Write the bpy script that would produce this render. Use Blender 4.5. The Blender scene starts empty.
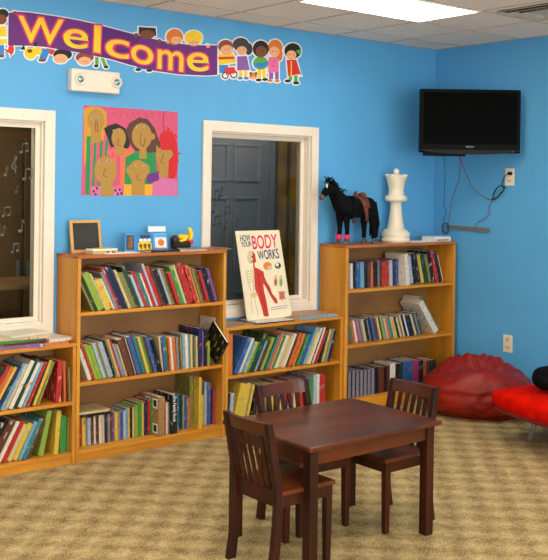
import bpy, bmesh, math, random
from mathutils import Vector, Matrix, noise
random.seed(7)
S = bpy.context.scene
COL = S.collection
PI = math.pi

# ------------------------------------------------------------------ camera
CAM = Vector((-6.13767, -5.44969, 1.64275)); YAW, PIT, ROL, F, PX, PY = .687018, -.0085708, -.013342, 981.0568, 277.6556, 194.4648
FW = Vector((math.sin(YAW)*math.cos(PIT), math.cos(YAW)*math.cos(PIT), math.sin(PIT)))
RT0 = Vector((math.cos(YAW), -math.sin(YAW), 0)); UP0 = RT0.cross(FW)
RT = RT0*math.cos(ROL) - UP0*math.sin(ROL); UP = RT0*math.sin(ROL) + UP0*math.cos(ROL)
cd = bpy.data.cameras.new('camera'); cam = bpy.data.objects.new('camera', cd); COL.objects.link(cam)
m = Matrix((RT, UP, -FW)).transposed().to_4x4(); m.translation = CAM; cam.matrix_world = m
cd.sensor_fit = 'HORIZONTAL'; cd.sensor_width = 36; cd.lens = F*36/548
cd.shift_x = (274-PX)/548; cd.shift_y = (PY-280)/548
cd.clip_start = .05; cd.clip_end = 60
S.camera = cam

def ray(u, v): return FW*F + RT*(u-PX) - UP*(v-PY)
def at(u, v, ax, val):                     # where the sight line through a photo point meets a real plane of the room
    d = ray(u, v); return CAM + d*((val-CAM[ax])/d[ax])
def atp(u, v, p0, n):
    d = ray(u, v); return CAM + d*((p0-CAM).dot(n)/d.dot(n))

# ------------------------------------------------------------------ materials
MATS = {}
def srgb(c):
    return tuple(((x/255)/12.92 if x/255 <= .04045 else ((x/255+.055)/1.055)**2.4) for x in c)
def node(nt, t, **kw):
    n = nt.nodes.new(t)
    for k, v in kw.items():
        if k in n.inputs: n.inputs[k].default_value = v
        else: setattr(n, k, v)
    return n
def mat(name, col, rough=.5, var=.12, scale=20., metal=0., stretch=(1,1,1), bump=0., col2=None, thr=None, sheen=0., coat=0., spec=.5):
    """principled material whose colour is broken up by a noise"""
    if name in MATS: return MATS[name]
    M = bpy.data.materials.new(name); M.use_nodes = True; nt = M.node_tree
    b = nt.nodes['Principled BSDF']; b.inputs['Roughness'].default_value = rough; b.inputs['Metallic'].default_value = metal
    b.inputs['Specular IOR Level'].default_value = spec
    if sheen: b.inputs['Sheen Weight'].default_value = sheen
    if coat: b.inputs['Coat Weight'].default_value = coat
    c = Vector(srgb(col)); c2 = Vector(srgb(col2)) if col2 else c*(1-var)
    tc = node(nt, 'ShaderNodeTexCoord'); mp = node(nt, 'ShaderNodeMapping'); mp.inputs['Scale'].default_value = stretch
    nt.links.new(tc.outputs['Object'], mp.inputs['Vector'])
    nz = node(nt, 'ShaderNodeTexNoise'); nz.inputs['Scale'].default_value = scale; nz.inputs['Detail'].default_value = 3
    nt.links.new(mp.outputs['Vector'], nz.inputs['Vector'])
    rp = node(nt, 'ShaderNodeValToRGB'); e = rp.color_ramp.elements
    lo, hi = thr if thr else (.35, .65)
    e[0].position = lo; e[1].position = hi; e[0].color = (*c2, 1); e[1].color = (*(c if col2 else c*(1+var*.3)), 1)
    nt.links.new(nz.outputs['Fac'], rp.inputs['Fac']); nt.links.new(rp.outputs['Color'], b.inputs['Base Color'])
    if bump:
        bp = node(nt, 'ShaderNodeBump'); bp.inputs['Strength'].default_value = bump; bp.inputs['Distance'].default_value = .004
        nt.links.new(nz.outputs['Fac'], bp.inputs['Height']); nt.links.new(bp.outputs['Normal'], b.inputs['Normal'])
    MATS[name] = M; return M
def emis(name, col, st):
    M = bpy.data.materials.new(name); M.use_nodes = True; nt = M.node_tree; nt.nodes.remove(nt.nodes['Principled BSDF'])
    e = node(nt, 'ShaderNodeEmission'); e.inputs['Color'].default_value = (*col, 1); e.inputs['Strength'].default_value = st
    nt.links.new(e.outputs[0], nt.nodes['Material Output'].inputs[0]); return M

WALL = mat('blue_wall_paint', (88,168,220), .55, .04, 3)
WHITE = mat('white_paint', (234,222,204), .4, .03, 12)
PINE = mat('pine_wood', (212,148,46), .4, .2, 9, stretch=(1.2,1.2,.14), col2=(188,120,30))
PINEX = mat('pine_board_long_grain', (216,148,42), .4, .2, 9, stretch=(.14,1.2,1.2), col2=(192,120,28))
STAIN = mat('stained_pine_edge', (190,112,52), .4, .2, 9, stretch=(.14,1.2,1.2), col2=(160,86,36))
PLY = mat('plywood_back', (160,116,62), .6, .2, 6, stretch=(.3,1,1), col2=(134,92,46))
PLANK = mat('orange_wood', (208,116,44), .45, .2, 8, stretch=(1,1,.2), col2=(190,96,34))
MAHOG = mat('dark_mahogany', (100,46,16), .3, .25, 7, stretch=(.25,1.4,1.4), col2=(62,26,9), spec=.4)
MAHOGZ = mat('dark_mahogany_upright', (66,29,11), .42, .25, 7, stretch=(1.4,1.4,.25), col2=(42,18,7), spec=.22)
BLACKP = mat('black_plastic', (4,4,4), .4, .1, spec=.05)
SCREEN = mat('screen_glass', (2,2,2), .3, .02, spec=.015)
GREYP = mat('grey_plastic', (120,120,122), .5, .1)
STEEL = mat('brushed_steel', (158,158,154), .4, .08, 40, metal=.35)
CREAMP = mat('cream_plastic', (232,222,196), .4, .03)
REDV = mat('red_vinyl', (140,23,11), .42, .14, 5, bump=.12, spec=.35)
REDF = mat('red_plush', (222,24,8), .9, .2, 11, col2=(196,16,5), bump=.35, spec=.02)
REDU = mat('dark_red_piping', (126,14,16), .7, .15)
IVORY = mat('ivory_plastic', (238,226,198), .38, .04, 6)
HORSE = mat('black_plush_fur', (13,13,15), .95, .3, 90, bump=.6, spec=.15)
LEATHER = mat('brown_felt', (110,58,34), .85, .2, 30)
PINKW = mat('pink_wrap', (232,48,98), .8, .15, 40)
HOOF = mat('grey_hoof', (120,116,108), .6, .2, 50, col2=(40,38,36))
TAN = mat('tan_muzzle', (104,78,56), .9, .15, 40)
PAGES = mat('paper_pages', (226,214,188), .8, .12, 60, stretch=(8,.3,.3))
PAPER = mat('white_paper', (236,232,224), .7, .04, 10)
SLATE = mat('chalkboard_slate', (52,52,48), .8, .25, 8)
TILE = mat('ceiling_tile', (246,234,218), .9, .04, 60)
TBAR = mat('ceiling_grid_metal', (196,180,164), .6, .05)
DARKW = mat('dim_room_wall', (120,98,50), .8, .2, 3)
DOORG = mat('grey_blue_door_paint', (136,136,146), .4, .08, 4)
CABLEG = mat('grey_cable', (112,108,100), .6, .1)
GLASS = bpy.data.materials.new('window_glass'); GLASS.use_nodes = True
nt = GLASS.node_tree; nt.nodes.remove(nt.nodes['Principled BSDF'])
tr = node(nt, 'ShaderNodeBsdfTransparent'); tr.inputs[0].default_value = (.8,.82,.82,1)
gl = node(nt, 'ShaderNodeBsdfGlossy'); gl.inputs['Roughness'].default_value = .015
fr = node(nt, 'ShaderNodeFresnel'); fr.inputs[0].default_value = 1.27
mx = node(nt, 'ShaderNodeMixShader'); nt.links.new(fr.outputs[0], mx.inputs[0]); nt.links.new(tr.outputs[0], mx.inputs[1]); nt.links.new(gl.outputs[0], mx.inputs[2])
nt.links.new(mx.outputs[0], nt.nodes['Material Output'].inputs[0])

# carpet: soft woven checks with speckle
CARPET = bpy.data.materials.new('checked_carpet'); CARPET.use_nodes = True; nt = CARPET.node_tree; L = nt.links.new
b = nt.nodes['Principled BSDF']; b.inputs['Roughness'].default_value = .95; b.inputs['Specular IOR Level'].default_value = .1
tc = node(nt, 'ShaderNodeTexCoord'); sx = node(nt, 'ShaderNodeSeparateXYZ')
nzw = node(nt, 'ShaderNodeTexNoise'); nzw.inputs['Scale'].default_value = 14
mpw = node(nt, 'ShaderNodeVectorMath', operation='MULTIPLY_ADD'); mpw.inputs[1].default_value = (.09,.09,0)
L(tc.outputs['Object'], nzw.inputs['Vector']); L(nzw.outputs['Color'], mpw.inputs[0]); L(tc.outputs['Object'], mpw.inputs[2]); L(mpw.outputs[0], sx.inputs[0])
def mth(op, a=None, bb=None, va=None, vb=None):
    n = node(nt, 'ShaderNodeMath', operation=op)
    if a is not None: L(a, n.inputs[0])
    elif va is not None: n.inputs[0].default_value = va
    if bb is not None: L(bb, n.inputs[1])
    elif vb is not None: n.inputs[1].default_value = vb
    return n.outputs[0]
CELL = .112
s1 = mth('SINE', mth('MULTIPLY', sx.outputs[0], vb=PI/CELL)); s2 = mth('SINE', mth('MULTIPLY', sx.outputs[1], vb=PI/CELL))
chk = mth('MULTIPLY', s1, s2)
nz1 = node(nt, 'ShaderNodeTexNoise'); nz1.inputs['Scale'].default_value = 120; nz1.inputs['Detail'].default_value = 4; L(tc.outputs['Object'], nz1.inputs['Vector'])
nz2 = node(nt, 'ShaderNodeTexNoise'); nz2.inputs['Scale'].default_value = 26; L(tc.outputs['Object'], nz2.inputs['Vector'])
t1 = mth('ADD', mth('MULTIPLY', chk, vb=.19), mth('MULTIPLY', mth('SUBTRACT', nz1.outputs['Fac'], vb=.5), vb=1.6))
t2 = mth('ADD', t1, mth('MULTIPLY', mth('SUBTRACT', nz2.outputs['Fac'], vb=.5), vb=.6))
t3 = mth('ADD', t2, vb=.5)
rp = node(nt, 'ShaderNodeValToRGB'); e = rp.color_ramp.elements
e[0].position = .1; e[0].color = (*srgb((108,86,54)), 1); e[1].position = .9; e[1].color = (*srgb((208,186,134)), 1)
em = rp.color_ramp.elements.new(.5); em.color = (*srgb((168,144,98)), 1)
L(t3, rp.inputs['Fac']); L(rp.outputs['Color'], b.inputs['Base Color'])
bp = node(nt, 'ShaderNodeBump'); bp.inputs['Strength'].default_value = .5; bp.inputs['Distance'].default_value = .005
L(nz1.outputs['Fac'], bp.inputs['Height']); L(bp.outputs['Normal'], b.inputs['Normal'])

# ------------------------------------------------------------------ mesh builder
class MB:
    def __init__(s): s.v = []; s.f = []; s.mi = []; s.cur = 0; s.sm = []; s.smooth = False
    def add(s, vs, fs):
        o = len(s.v); s.v += [tuple(x) for x in vs]
        for f in fs: s.f.append([i+o for i in f]); s.mi.append(s.cur); s.sm.append(s.smooth)
        return s
    def box(s, x0, x1, y0, y1, z0, z1, M=None):
        vs = [Vector((x, y, z)) for z in (z0, z1) for y in (y0, y1) for x in (x0, x1)]
        if M: vs = [M @ q for q in vs]
        return s.add(vs, [(0,2,3,1),(4,5,7,6),(0,1,5,4),(2,6,7,3),(0,4,6,2),(1,3,7,5)])
    def hexa(s, b, t):           # 4 bottom points, 4 top points (both counter-clockwise from above)
        return s.add(list(b)+list(t), [(3,2,1,0),(4,5,6,7),(0,1,5,4),(1,2,6,5),(2,3,7,6),(3,0,4,7)])
    def prism(s, pts, d):        # polygon of 3D points, extruded by vector d
        n = len(pts); pts = [Vector(q) for q in pts]; d = Vector(d)
        return s.add(pts + [q+d for q in pts], [list(range(n)), list(range(2*n-1, n-1, -1))] + [(i, i+n, (i+1) % n + n, (i+1) % n) for i in range(n)])
    def tube(s, pts, r, n=8, cap=True):
        pts = [Vector(q) for q in pts]; s.smooth = True; vs = []; k = len(pts); rr = r if isinstance(r, (list, tuple)) else [r]*k
        prev = None
        for i, q in enumerate(pts):
            t = (pts[min(i+1, k-1)] - pts[max(i-1, 0)]).normalized()
            a = prev if prev else (Vector((0,0,1)) if abs(t.z) < .9 else Vector((1,0,0)))
            a = (a - t*a.dot(t)).normalized(); prev = a; c = t.cross(a)
            vs += [q + (a*math.cos(2*PI*j/n) + c*math.sin(2*PI*j/n))*rr[i] for j in range(n)]
        fs = [(i*n+j, i*n+(j+1) % n, (i+1)*n+(j+1) % n, (i+1)*n+j) for i in range(k-1) for j in range(n)]
        if cap: fs += [list(range(n-1, -1, -1)), list(range((k-1)*n, k*n))]
        s.add(vs, fs); s.smooth = False; return s
    def lathe(s, prof, c=(0,0,0), n=32):
        s.smooth = True; k = len(prof); vs = []
        for r, z in prof: vs += [(c[0]+r*math.cos(2*PI*j/n), c[1]+r*math.sin(2*PI*j/n), c[2]+z) for j in range(n)]
        fs = [(i*n+j, i*n+(j+1) % n, (i+1)*n+(j+1) % n, (i+1)*n+j) for i in range(k-1) for j in range(n)]
        fs += [list(range(n-1, -1, -1)), list(range((k-1)*n, k*n))]
        s.add(vs, fs); s.smooth = False; return s
    def ball(s, c, r, nu=16, nv=10, fn=None, M=None):
        s.smooth = True; c = Vector(c); r = Vector(r) if not isinstance(r, (int, float)) else Vector((r, r, r)); vs = []
        for i in range(nv+1):
            th = PI*i/nv
            for j in range(nu):
                ph = 2*PI*j/nu; d = Vector((math.sin(th)*math.cos(ph), math.sin(th)*math.sin(ph), math.cos(th)))
                q = Vector((d.x*r.x, d.y*r.y, d.z*r.z))
                if fn: q = fn(d, q)
                if M: q = M @ q
                vs.append(c+q)
        fs = [(i*nu+j, (i+1)*nu+j, (i+1)*nu+(j+1) % nu, i*nu+(j+1) % nu) for i in range(nv) for j in range(nu)]
        s.add(vs, fs); s.smooth = False; return s
    def build(s, name, mats, parent=None, loc=None, bevel=0, off=None):
        if not isinstance(mats, (list, tuple)): mats = [mats]
        me = bpy.data.meshes.new(name)
        vs = [Vector(q)-off for q in s.v] if off is not None else s.v
        me.from_pydata(vs, [], s.f)
        for M in mats: me.materials.append(M)
        for p, i, k in zip(me.polygons, s.mi, s.sm): p.material_index = i; p.use_smooth = k
        bm = bmesh.new(); bm.from_mesh(me); bmesh.ops.remove_doubles(bm, verts=bm.verts, dist=1e-6)
        bmesh.ops.recalc_face_normals(bm, faces=bm.faces); bm.to_mesh(me); bm.free()
        o = bpy.data.objects.new(name, me); COL.objects.link(o)
        if parent: o.parent = parent
        if loc is not None: o.location = loc
        if bevel:
            md = o.modifiers.new('bevel', 'BEVEL'); md.width = bevel; md.segments = 2; md.limit_method = 'ANGLE'
        return o
def box(name, M, x0, x1, y0, y1, z0, z1, parent=None, bevel=0):
    return MB().box(x0, x1, y0, y1, z0, z1).build(name, M, parent, bevel=bevel)
def tag(o, label, cat, group=None):
    o['label'] = label; o['category'] = cat
    if group: o['group'] = group
    return o
def thing(name, label, cat, loc, rz=0, group=None):
    o = bpy.data.objects.new(name, None); COL.objects.link(o); o.location = loc; o.rotation_euler = (0, 0, rz); o.empty_display_size = .1
    return tag(o, label, cat, group)
def struct(o): o['kind'] = 'structure'; return o
def smoothpath(pts, n=6):
    pts = [Vector(q) for q in pts]; out = []
    for i in range(len(pts)-1):
        a, b_, c, d = pts[max(i-1, 0)], pts[i], pts[i+1], pts[min(i+2, len(pts)-1)]
        for k in range(n):
            t = k/n; out.append(.5*((2*b_) + (c-a)*t + (2*a-5*b_+4*c-d)*t*t + (3*b_-a-3*c+d)*t**3))
    out.append(pts[-1]); return out
def copy_tree(o, parent=None):
    c = o.copy(); COL.objects.link(c)
    if parent: c.parent = parent
    for ch in list(o.children): copy_tree(ch, c)
    return c

# ------------------------------------------------------------------ room shell
H = 2.785; XL = -8.2; YF = -7.6
WT, WB = 2.079, .7307
W1X = (-4.463, -3.423); W2X = (-2.335, -1.295); TRIM = .068
struct(box('floor', CARPET, XL-.1, .1, YF-.1, .1, -.08, 0))
mb = MB()
xs = [XL-.12, W1X[0]+TRIM, W1X[1]-TRIM, W2X[0]+TRIM, W2X[1]-TRIM, .12]; zb, zt = WB+TRIM, WT-TRIM
for i in (0, 2, 4): mb.box(xs[i], xs[i+1], 0, .14, -.02, H+.05)
for i in (1, 3): mb.box(xs[i], xs[i+1], 0, .14, -.02, zb); mb.box(xs[i], xs[i+1], 0, .14, zt, H+.05)
struct(mb.build('wall_back', WALL))
struct(box('wall_right', WALL, 0, .12, YF-.1, 0, -.02, H+.05))
CREAMW = mat('cream_wall_paint', (238,230,214), .6, .03, 3)  # unseen walls coloured pale to bounce more light into the room
struct(box('wall_left', CREAMW, XL-.12, XL, YF-.1, 0, -.02, H+.05))
struct(box('wall_front', CREAMW, XL-.12, .12, YF-.12, YF, -.02, H+.05))
# glowing window-shaped fill panels, added unseen behind the camera to brighten the ceiling
DAY = emis('overcast_daylight', (.93,.96,1.0), 11.0)
for n_w, xw in ((3, -6.0), (4, -4.2), (5, -2.4)):
    fr_ = MB(); fr_.box(xw-.72, xw-.66, YF+.001, YF+.04, .25, 2.55); fr_.box(xw+.66, xw+.72, YF+.001, YF+.04, .25, 2.55); fr_.box(xw-.66, xw+.66, YF+.001, YF+.04, .25, .31); fr_.box(xw-.66, xw+.66, YF+.001, YF+.04, 2.49, 2.55); fr_.box(xw-.02, xw+.02, YF+.001, YF+.035, .31, 2.49)
    wd = struct(fr_.build('window_%d' % n_w, WHITE)); MB().box(xw-.66, xw+.66, YF+.002, YF+.006, .31, 2.49).build('bright_pane', DAY, wd)
# ceiling with its lay-in grid
mb = MB(); mb.box(XL-.1, .1, YF-.1, .12, H, H+.06); mb.cur = 1
LX, LY, TP = -1.1407, -.8513, .5516
k = -14
xg = [LX+TP*i for i in range(-13, 2)]; yg = [LY-TP*i for i in range(-1, 13)]
for x in xg: mb.box(x-.007, x+.007, YF, 0, H-.004, H+.002)
for y in yg: mb.box(XL, 0, y-.007, y+.007, H-.0042, H+.002)
mb.box(XL, 0, -.018, 0, H-.004, H+.002); mb.box(-.018, 0, YF, 0, H-.004, H+.002)
struct(mb.build('ceiling', [TILE, TBAR]))
# fluorescent troffers, two tiles long
EM = emis('lit_diffuser', (1.0, .92, .80), 11.5)
LIGHT_LABELS = {(0,0): 'lit fluorescent ceiling panel above the corner bookcase'}
for j in range(3):
    for i in range(3):
        x1 = LX-TP*4*i; x0 = x1-2*TP; y0 = LY-TP*4*j; y1 = y0-TP
        cx, cy = (x0+x1)/2, (y0+y1)/2
        row = ('nearest the window wall', 'in the middle row', 'in the row farthest from the windows')[j]
        col = ('right', 'centre', 'left')[i]
        t = thing('ceiling_light', LIGHT_LABELS.get((i,j), 'lit fluorescent ceiling panel %s, %s of its row' % (row, col)), 'ceiling light', (cx, cy, H), 0, 'ceiling light panels')
        fr_ = MB(); w, d = TP, TP/2
        fr_.box(-w+.008, w-.008, -d+.008, -d+.02, -.012, .001); fr_.box(-w+.008, w-.008, d-.02, d-.008, -.012, .001)
        fr_.box(-w+.008, -w+.02, -d+.02, d-.02, -.012, .001); fr_.box(w-.02, w-.008, -d+.02, d-.02, -.012, .001)
        fr_.build('frame', WHITE, t)
        MB().box(-w+.02, w-.02, -d+.02, d-.02, -.009, -.001).build('diffuser', EM, t)
# ceiling air diffuser
t = thing('ceiling_vent', 'square grey louvred air vent in the ceiling near the right wall', 'vent', (LX+.5*TP+.03, LY-1.5*TP-.01, H))
mb = MB()
for k, r in enumerate((.235, .18, .125)):
    w = .034
    for a in range(4):
        M = Matrix.Rotation(a*PI/2, 4, 'Z')
        b4 = [M @ Vector(q) for q in ((-r, -r, -.012-.004*k), (r, -r, -.012-.004*k), (r-w, -r+w, -.001), (-r+w, -r+w, -.001))]
        t4 = [q+Vector((0,0,.004)) for q in b4]; mb.hexa(b4, t4)
mb.build('louvre', mat('vent_metal', (196,182,168), .5, .05), t)
MB().box(-.09, .09, -.09, .09, -.014, -.008).build('centre_plate', MATS['vent_metal'], t)
MB().box(-.225, .225, -.225, .225, -.0045, .001).build('duct_throat', mat('dark_duct', (40,36,33), .9), t)

# interior windows onto a dim room
def window(n, X, gy=.055):
    x0, x1 = X; mb = MB(); y0, y1 = -.022, 0
    mb.box(x0, x0+TRIM, y0, y1, WB, WT); mb.box(x1-TRIM, x1, y0, y1, WB, WT)
    mb.box(x0+TRIM, x1-TRIM, y0, y1, WT-TRIM, WT); mb.box(x0+TRIM, x1-TRIM, y0, y1, WB, WB+TRIM)
    w = struct(mb.build('window_%d' % n, WHITE, bevel=.003))
    j = MB(); a0, a1, b0, b1 = x0+TRIM, x1-TRIM, WB+TRIM, WT-TRIM; e_ = .012
    j.box(a0, a0+e_, 0, .14, b0, b1); j.box(a1-e_, a1, 0, .14, b0, b1); j.box(a0+e_, a1-e_, 0, .14, b1-e_, b1); j.box(a0+e_, a1-e_, 0, .14, b0, b0+e_)
    j.build('jamb', WHITE, w)
    s = MB(); a0 += e_; a1 -= e_; b0 += e_; b1 -= e_; q = .028; g1 = gy+.03
    s.box(a0, a0+q, gy, g1, b0, b1); s.box(a1-q, a1, gy, g1, b0, b1); s.box(a0+q, a1-q, gy, g1, b1-q, b1); s.box(a0+q, a1-q, gy, g1, b0, b0+q)
    s.build('stop', WHITE, w, bevel=.002)
    g = MB(); g.box(a0+q, a1-q, gy+.013, gy+.017, b0+q, b1-q); g.build('pane', GLASS, w)
    return w
win1 = window(1, W1X, .022); win2 = window(2, W2X)
NOTE = mat('pale_note_sticker', (92,90,78), .6, .1); NOTED = mat('dark_note_sticker', (34,32,34), .6, .1)
def note(w, M, u, v, h, kind, yy=.0665):
    c = at(u, v, 1, yy); mb = MB()
    def P(x, z): return Vector((c.x+x*h, yy, c.z+z*h))
    def el(x, z, rx, rz): mb.prism([P(x+rx*math.cos(a*PI/6), z+rz*math.sin(a*PI/6)) for a in range(12)], (0,-.0006,0))
    def bar(x0, z0, x1, z1, wd): 
        d = Vector((x1-x0, z1-z0)).normalized(); n_ = Vector((-d.y, d.x))*wd/2
        mb.prism([P(x0+n_.x, z0+n_.y), P(x0-n_.x, z0-n_.y), P(x1-n_.x, z1-n_.y), P(x1+n_.x, z1+n_.y)], (0,-.0005,0))
    if kind == 0: el(0, 0, .16, .11); bar(.13, 0, .13, .8, .05); bar(.13, .8, .34, .5, .07)
    elif kind == 1: el(0, 0, .15, .1); el(.5, .08, .15, .1); bar(.12, 0, .12, .7, .05); bar(.62, .08, .62, .8, .05); bar(.1, .68, .64, .78, .11)
    else:
        pts = [(.05,-.4),(.1,-.3),(.02,.3),(.08,.55),(.16,.4),(-.12,.05),(-.1,-.14),(.08,-.18),(.14,-.04),(.02,.04)]
        for a, b_ in zip(pts[:-1], pts[1:]): bar(*a, *b_, .055)
    mb.build('music_note_sticker', M, w)
for u, v, h, k in ((14,166,.2,2),(5,175,.12,0),(21,152,.13,1),(24,179,.15,1),(16,192,.09,0),(20,231,.16,0),(3,216,.13,1),(12,252,.12,1),(2,235,.13,0)): note(win1, NOTE, u, v, h*.55, k, .0335)
for u, v, h, k in ((214,199,.11,1),(220,196,.12,0),(213,212,.11,0),(225,214,.1,1),(214,225,.12,1),(236,226,.1,0),(225,228,.09,0)): note(win2, NOTED, u, v, h*.7, k)

# dim room behind the windows
R2 = 2.3
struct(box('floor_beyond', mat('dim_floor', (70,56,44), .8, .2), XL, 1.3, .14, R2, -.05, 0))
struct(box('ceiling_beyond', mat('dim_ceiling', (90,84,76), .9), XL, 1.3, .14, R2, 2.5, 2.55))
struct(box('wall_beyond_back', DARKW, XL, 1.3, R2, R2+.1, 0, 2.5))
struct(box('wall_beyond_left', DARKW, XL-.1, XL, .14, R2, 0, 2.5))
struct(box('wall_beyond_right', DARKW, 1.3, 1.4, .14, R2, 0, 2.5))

for lx_ in (-1.2, -4.2):  # unseen fill lamps added to brighten the room behind the panes
    t = thing('ceiling_lamp', 'dim ceiling lamp in the room beyond the %s window' % ('right' if lx_ > -2 else 'left'), 'ceiling light', (lx_, .7, 2.5)); MB().lathe([(.13,0),(.13,-.03),(.11,-.05)], n=20).build('shade', emis('dim_lamp_%d' % (lx_ < -2), (1,.86,.62), 46 if lx_ > -2 else 110), t)
# ------------------------------------------------------------------ bookcases
SH = .02
def bookcase(label, x0, x1, d, h, shelves, kick, pt, top_over=.006, stained=True):
    """x0..x1 outside width, shelves = heights of the board tops"""
    w = x1-x0; t = thing('bookcase', label, 'bookcase', (x0, 0, 0))
    zt_ = h-SH
    box('side_panel', PINE, 0, pt, -d, -.004, 0, zt_, t, .002)
    box('side_panel', PINE, w-pt, w, -d, -.004, 0, zt_, t, .002)
    box('top_board', STAIN if stained else PINEX, -.002, w+.002, -d-.004, -.004, zt_, h, t, .003)
    box('back_panel', PLY, pt, w-pt, -.014, -.005, .02, zt_, t)
    for z in shelves: box('shelf', PINEX, pt, w-pt, -d+.002, -.014, z-SH, z, t, .002)
    box('kick_board', PINEX, pt, w-pt, -d+.012, -d+.03, 0, shelves[-1]-SH, t, .002)
    return t
XA = (-3.397, -2.3172); XB = (-4.62, -3.400); XC = (-2.3142, -1.2633); XD = (-1.2603, -.0531)
DA, DD, HC = .2743, .2917, .7065
bookcase('tall pine bookcase under the painting, chalkboard on top', *XA, DA, 1.22, (.882, .469, .068), .05, .022)
bookcase('low pine bookcase under the left window, cut by the photo edge', *XB, DA, HC, (.366, .066), .05, .022, stained=False)
bookcase('low pine bookcase under the right window, human body book on top', *XC, DA, HC, (.386, .066), .05, .022, stained=False)
bookcase('tall pine corner bookcase with the black horse and chess queen on top', *XD, DD, 1.2185, (.892, .49, .09), .07, .028)

# ------------------------------------------------------------------ books
class Flat:
    """layers of thin cut-out shapes on a plane; points are given as positions in the photo"""
    def __init__(s, pt, n, base=.0008, step=.0006): s.mb = MB(); s.mats = []; s.pt = pt; s.n = Vector(n); s.base = base; s.step = step
    def mi(s, M):
        if M not in s.mats: s.mats.append(M)
        s.mb.cur = s.mats.index(M)
    def poly(s, M, pts, lay=1):
        s.mi(M); s.k = getattr(s, 'k', 0)+1; q = [s.pt(*p) + s.n*(s.base+s.step*lay+.000008*(s.k % 40)) for p in pts]; s.mb.prism(q, -s.n*s.step*.9)
    def ell(s, M, cx, cy, rx, ry, lay=1, n=20, a0=0, a1=2*PI):
        s.poly(M, [(cx+rx*math.cos(a0+(a1-a0)*i/(n if a1-a0 > 6.28 else n-1)), cy+ry*math.sin(a0+(a1-a0)*i/(n if a1-a0 > 6.28 else n-1))) for i in range(n)], lay)
    def line(s, M, pts, w, lay=1):
        for (x0, y0), (x1, y1) in zip(pts[:-1], pts[1:]):
            l = math.hypot(x1-x0, y1-y0) or 1; nx, ny = -(y1-y0)/l*w/2, (x1-x0)/l*w/2
            s.poly(M, [(x0+nx, y0+ny), (x1+nx, y1+ny), (x1-nx, y1-ny), (x0-nx, y0-ny)], lay)
    def build(s, name, parent=None, off=None): return s.mb.build(name, s.mats, parent, off=off)
def glyph(txt, offset=0.0, ext=0.0):
    cu = bpy.data.curves.new('g', 'FONT'); cu.body = txt; cu.size = 1; cu.offset = offset; cu.resolution_u = 5
    o = bpy.data.objects.new('g', cu); COL.objects.link(o); dg = bpy.context.evaluated_depsgraph_get(); dg.update()
    me = bpy.data.meshes.new_from_object(o.evaluated_get(dg)); vs = [v.co.copy() for v in me.vertices]; fs = [list(p.vertices) for p in me.polygons]
    bpy.data.objects.remove(o); bpy.data.curves.remove(cu); bpy.data.meshes.remove(me); return vs, fs
PAL = {'W': ((218,212,196),'white'), 'C': ((206,184,138),'cream'), 'R': ((180,42,34),'red'), 'O': ((200,104,46),'orange'), 'Y': ((212,182,62),'yellow'),
 'G': ((62,140,60),'green'), 'g': ((28,64,46),'dark green'), 'L': ((138,166,58),'lime'), 'B': ((50,90,150),'blue'), 'b': ((26,36,80),'navy'),
 'S': ((112,160,184),'light blue'), 'T': ((48,128,128),'teal'), 'P': ((120,76,136),'purple'), 'K': ((26,24,26),'black'), 'N': ((94,52,34),'brown'),
 'n': ((168,130,86),'tan'), 'E': ((128,128,130),'grey'), 'e': ((168,180,198),'pale grey'), 'M': ((180,52,102),'magenta'), 'V': ((128,124,64),'olive')}
ACC = 'WRYKBSCO'
def bookmat(c, a, hf):
    """cover stock: base colour with printed bands and blots of one accent colour"""
    key = 'book_%s_%s_%d' % (PAL[c][1].replace(' ', '_'), PAL[a][1].replace(' ', '_'), hf)
    if key in MATS: return MATS[key]
    M = bpy.data.materials.new(key); M.use_nodes = True; nt = M.node_tree; b = nt.nodes['Principled BSDF']; b.inputs['Roughness'].default_value = .38
    L = nt.links.new; tc = node(nt, 'ShaderNodeTexCoord'); mp = node(nt, 'ShaderNodeMapping'); mp.inputs['Scale'].default_value = (1, 1, .3); mp.inputs['Location'].default_value = (hf*1.7, hf*.37, hf*2.1)
    L(tc.outputs['Object'], mp.inputs['Vector'])
    nz = node(nt, 'ShaderNodeTexNoise'); nz.inputs['Scale'].default_value = 60 + 16*(hf % 3); nz.inputs['Detail'].default_value = 1.5; L(mp.outputs[0], nz.inputs['Vector'])
    rp = node(nt, 'ShaderNodeValToRGB'); rp.color_ramp.interpolation = 'CONSTANT'; e = rp.color_ramp.elements
    p = srgb(PAL[c][0]); q = tuple(.35*i+.65*j for i, j in zip(srgb(PAL[c][0]), srgb(PAL[a][0])))
    e[0].position = 0; e[0].color = (*p, 1); e[1].position = .63; e[1].color = (*q, 1)
    e2 = e.new(.35); e2.color = (*[x*.82 for x in p], 1); e3 = e.new(.42); e3.color = (*p, 1)
    L(nz.outputs['Fac'], rp.inputs['Fac']); L(rp.outputs[0], b.inputs['Base Color']); MATS[key] = M; return M
def mesh_book(t, d, h, cov, pages=True):
    """closed book standing on its lower edge: spine at y=0 facing -y, thickness along x"""
    c = min(.0016, t*.16); o = MB()
    o.box(0, c, 0, d, 0, h); o.box(t-c, t, 0, d, 0, h); o.box(c, t-c, 0, c*1.3, 0, h)
    ob = o.build('book', cov)
    if pages:
        MB().box(c, t-c, c*1.3, d-.004, .003, h-.003).build('pages', PAGES, ob)
    return ob
def rect(x, z, t, h, a):        # a = lean, + to the right; (x, z) lowest corner lifted onto the board
    ca, sa = math.cos(a), math.sin(a)
    zo = t*sa if a > 0 else 0
    f = lambda u, v: (x+u*ca+v*sa, z+zo-u*sa+v*ca)
    return [f(0,0), f(t,0), f(t,h), f(0,h)]
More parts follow.
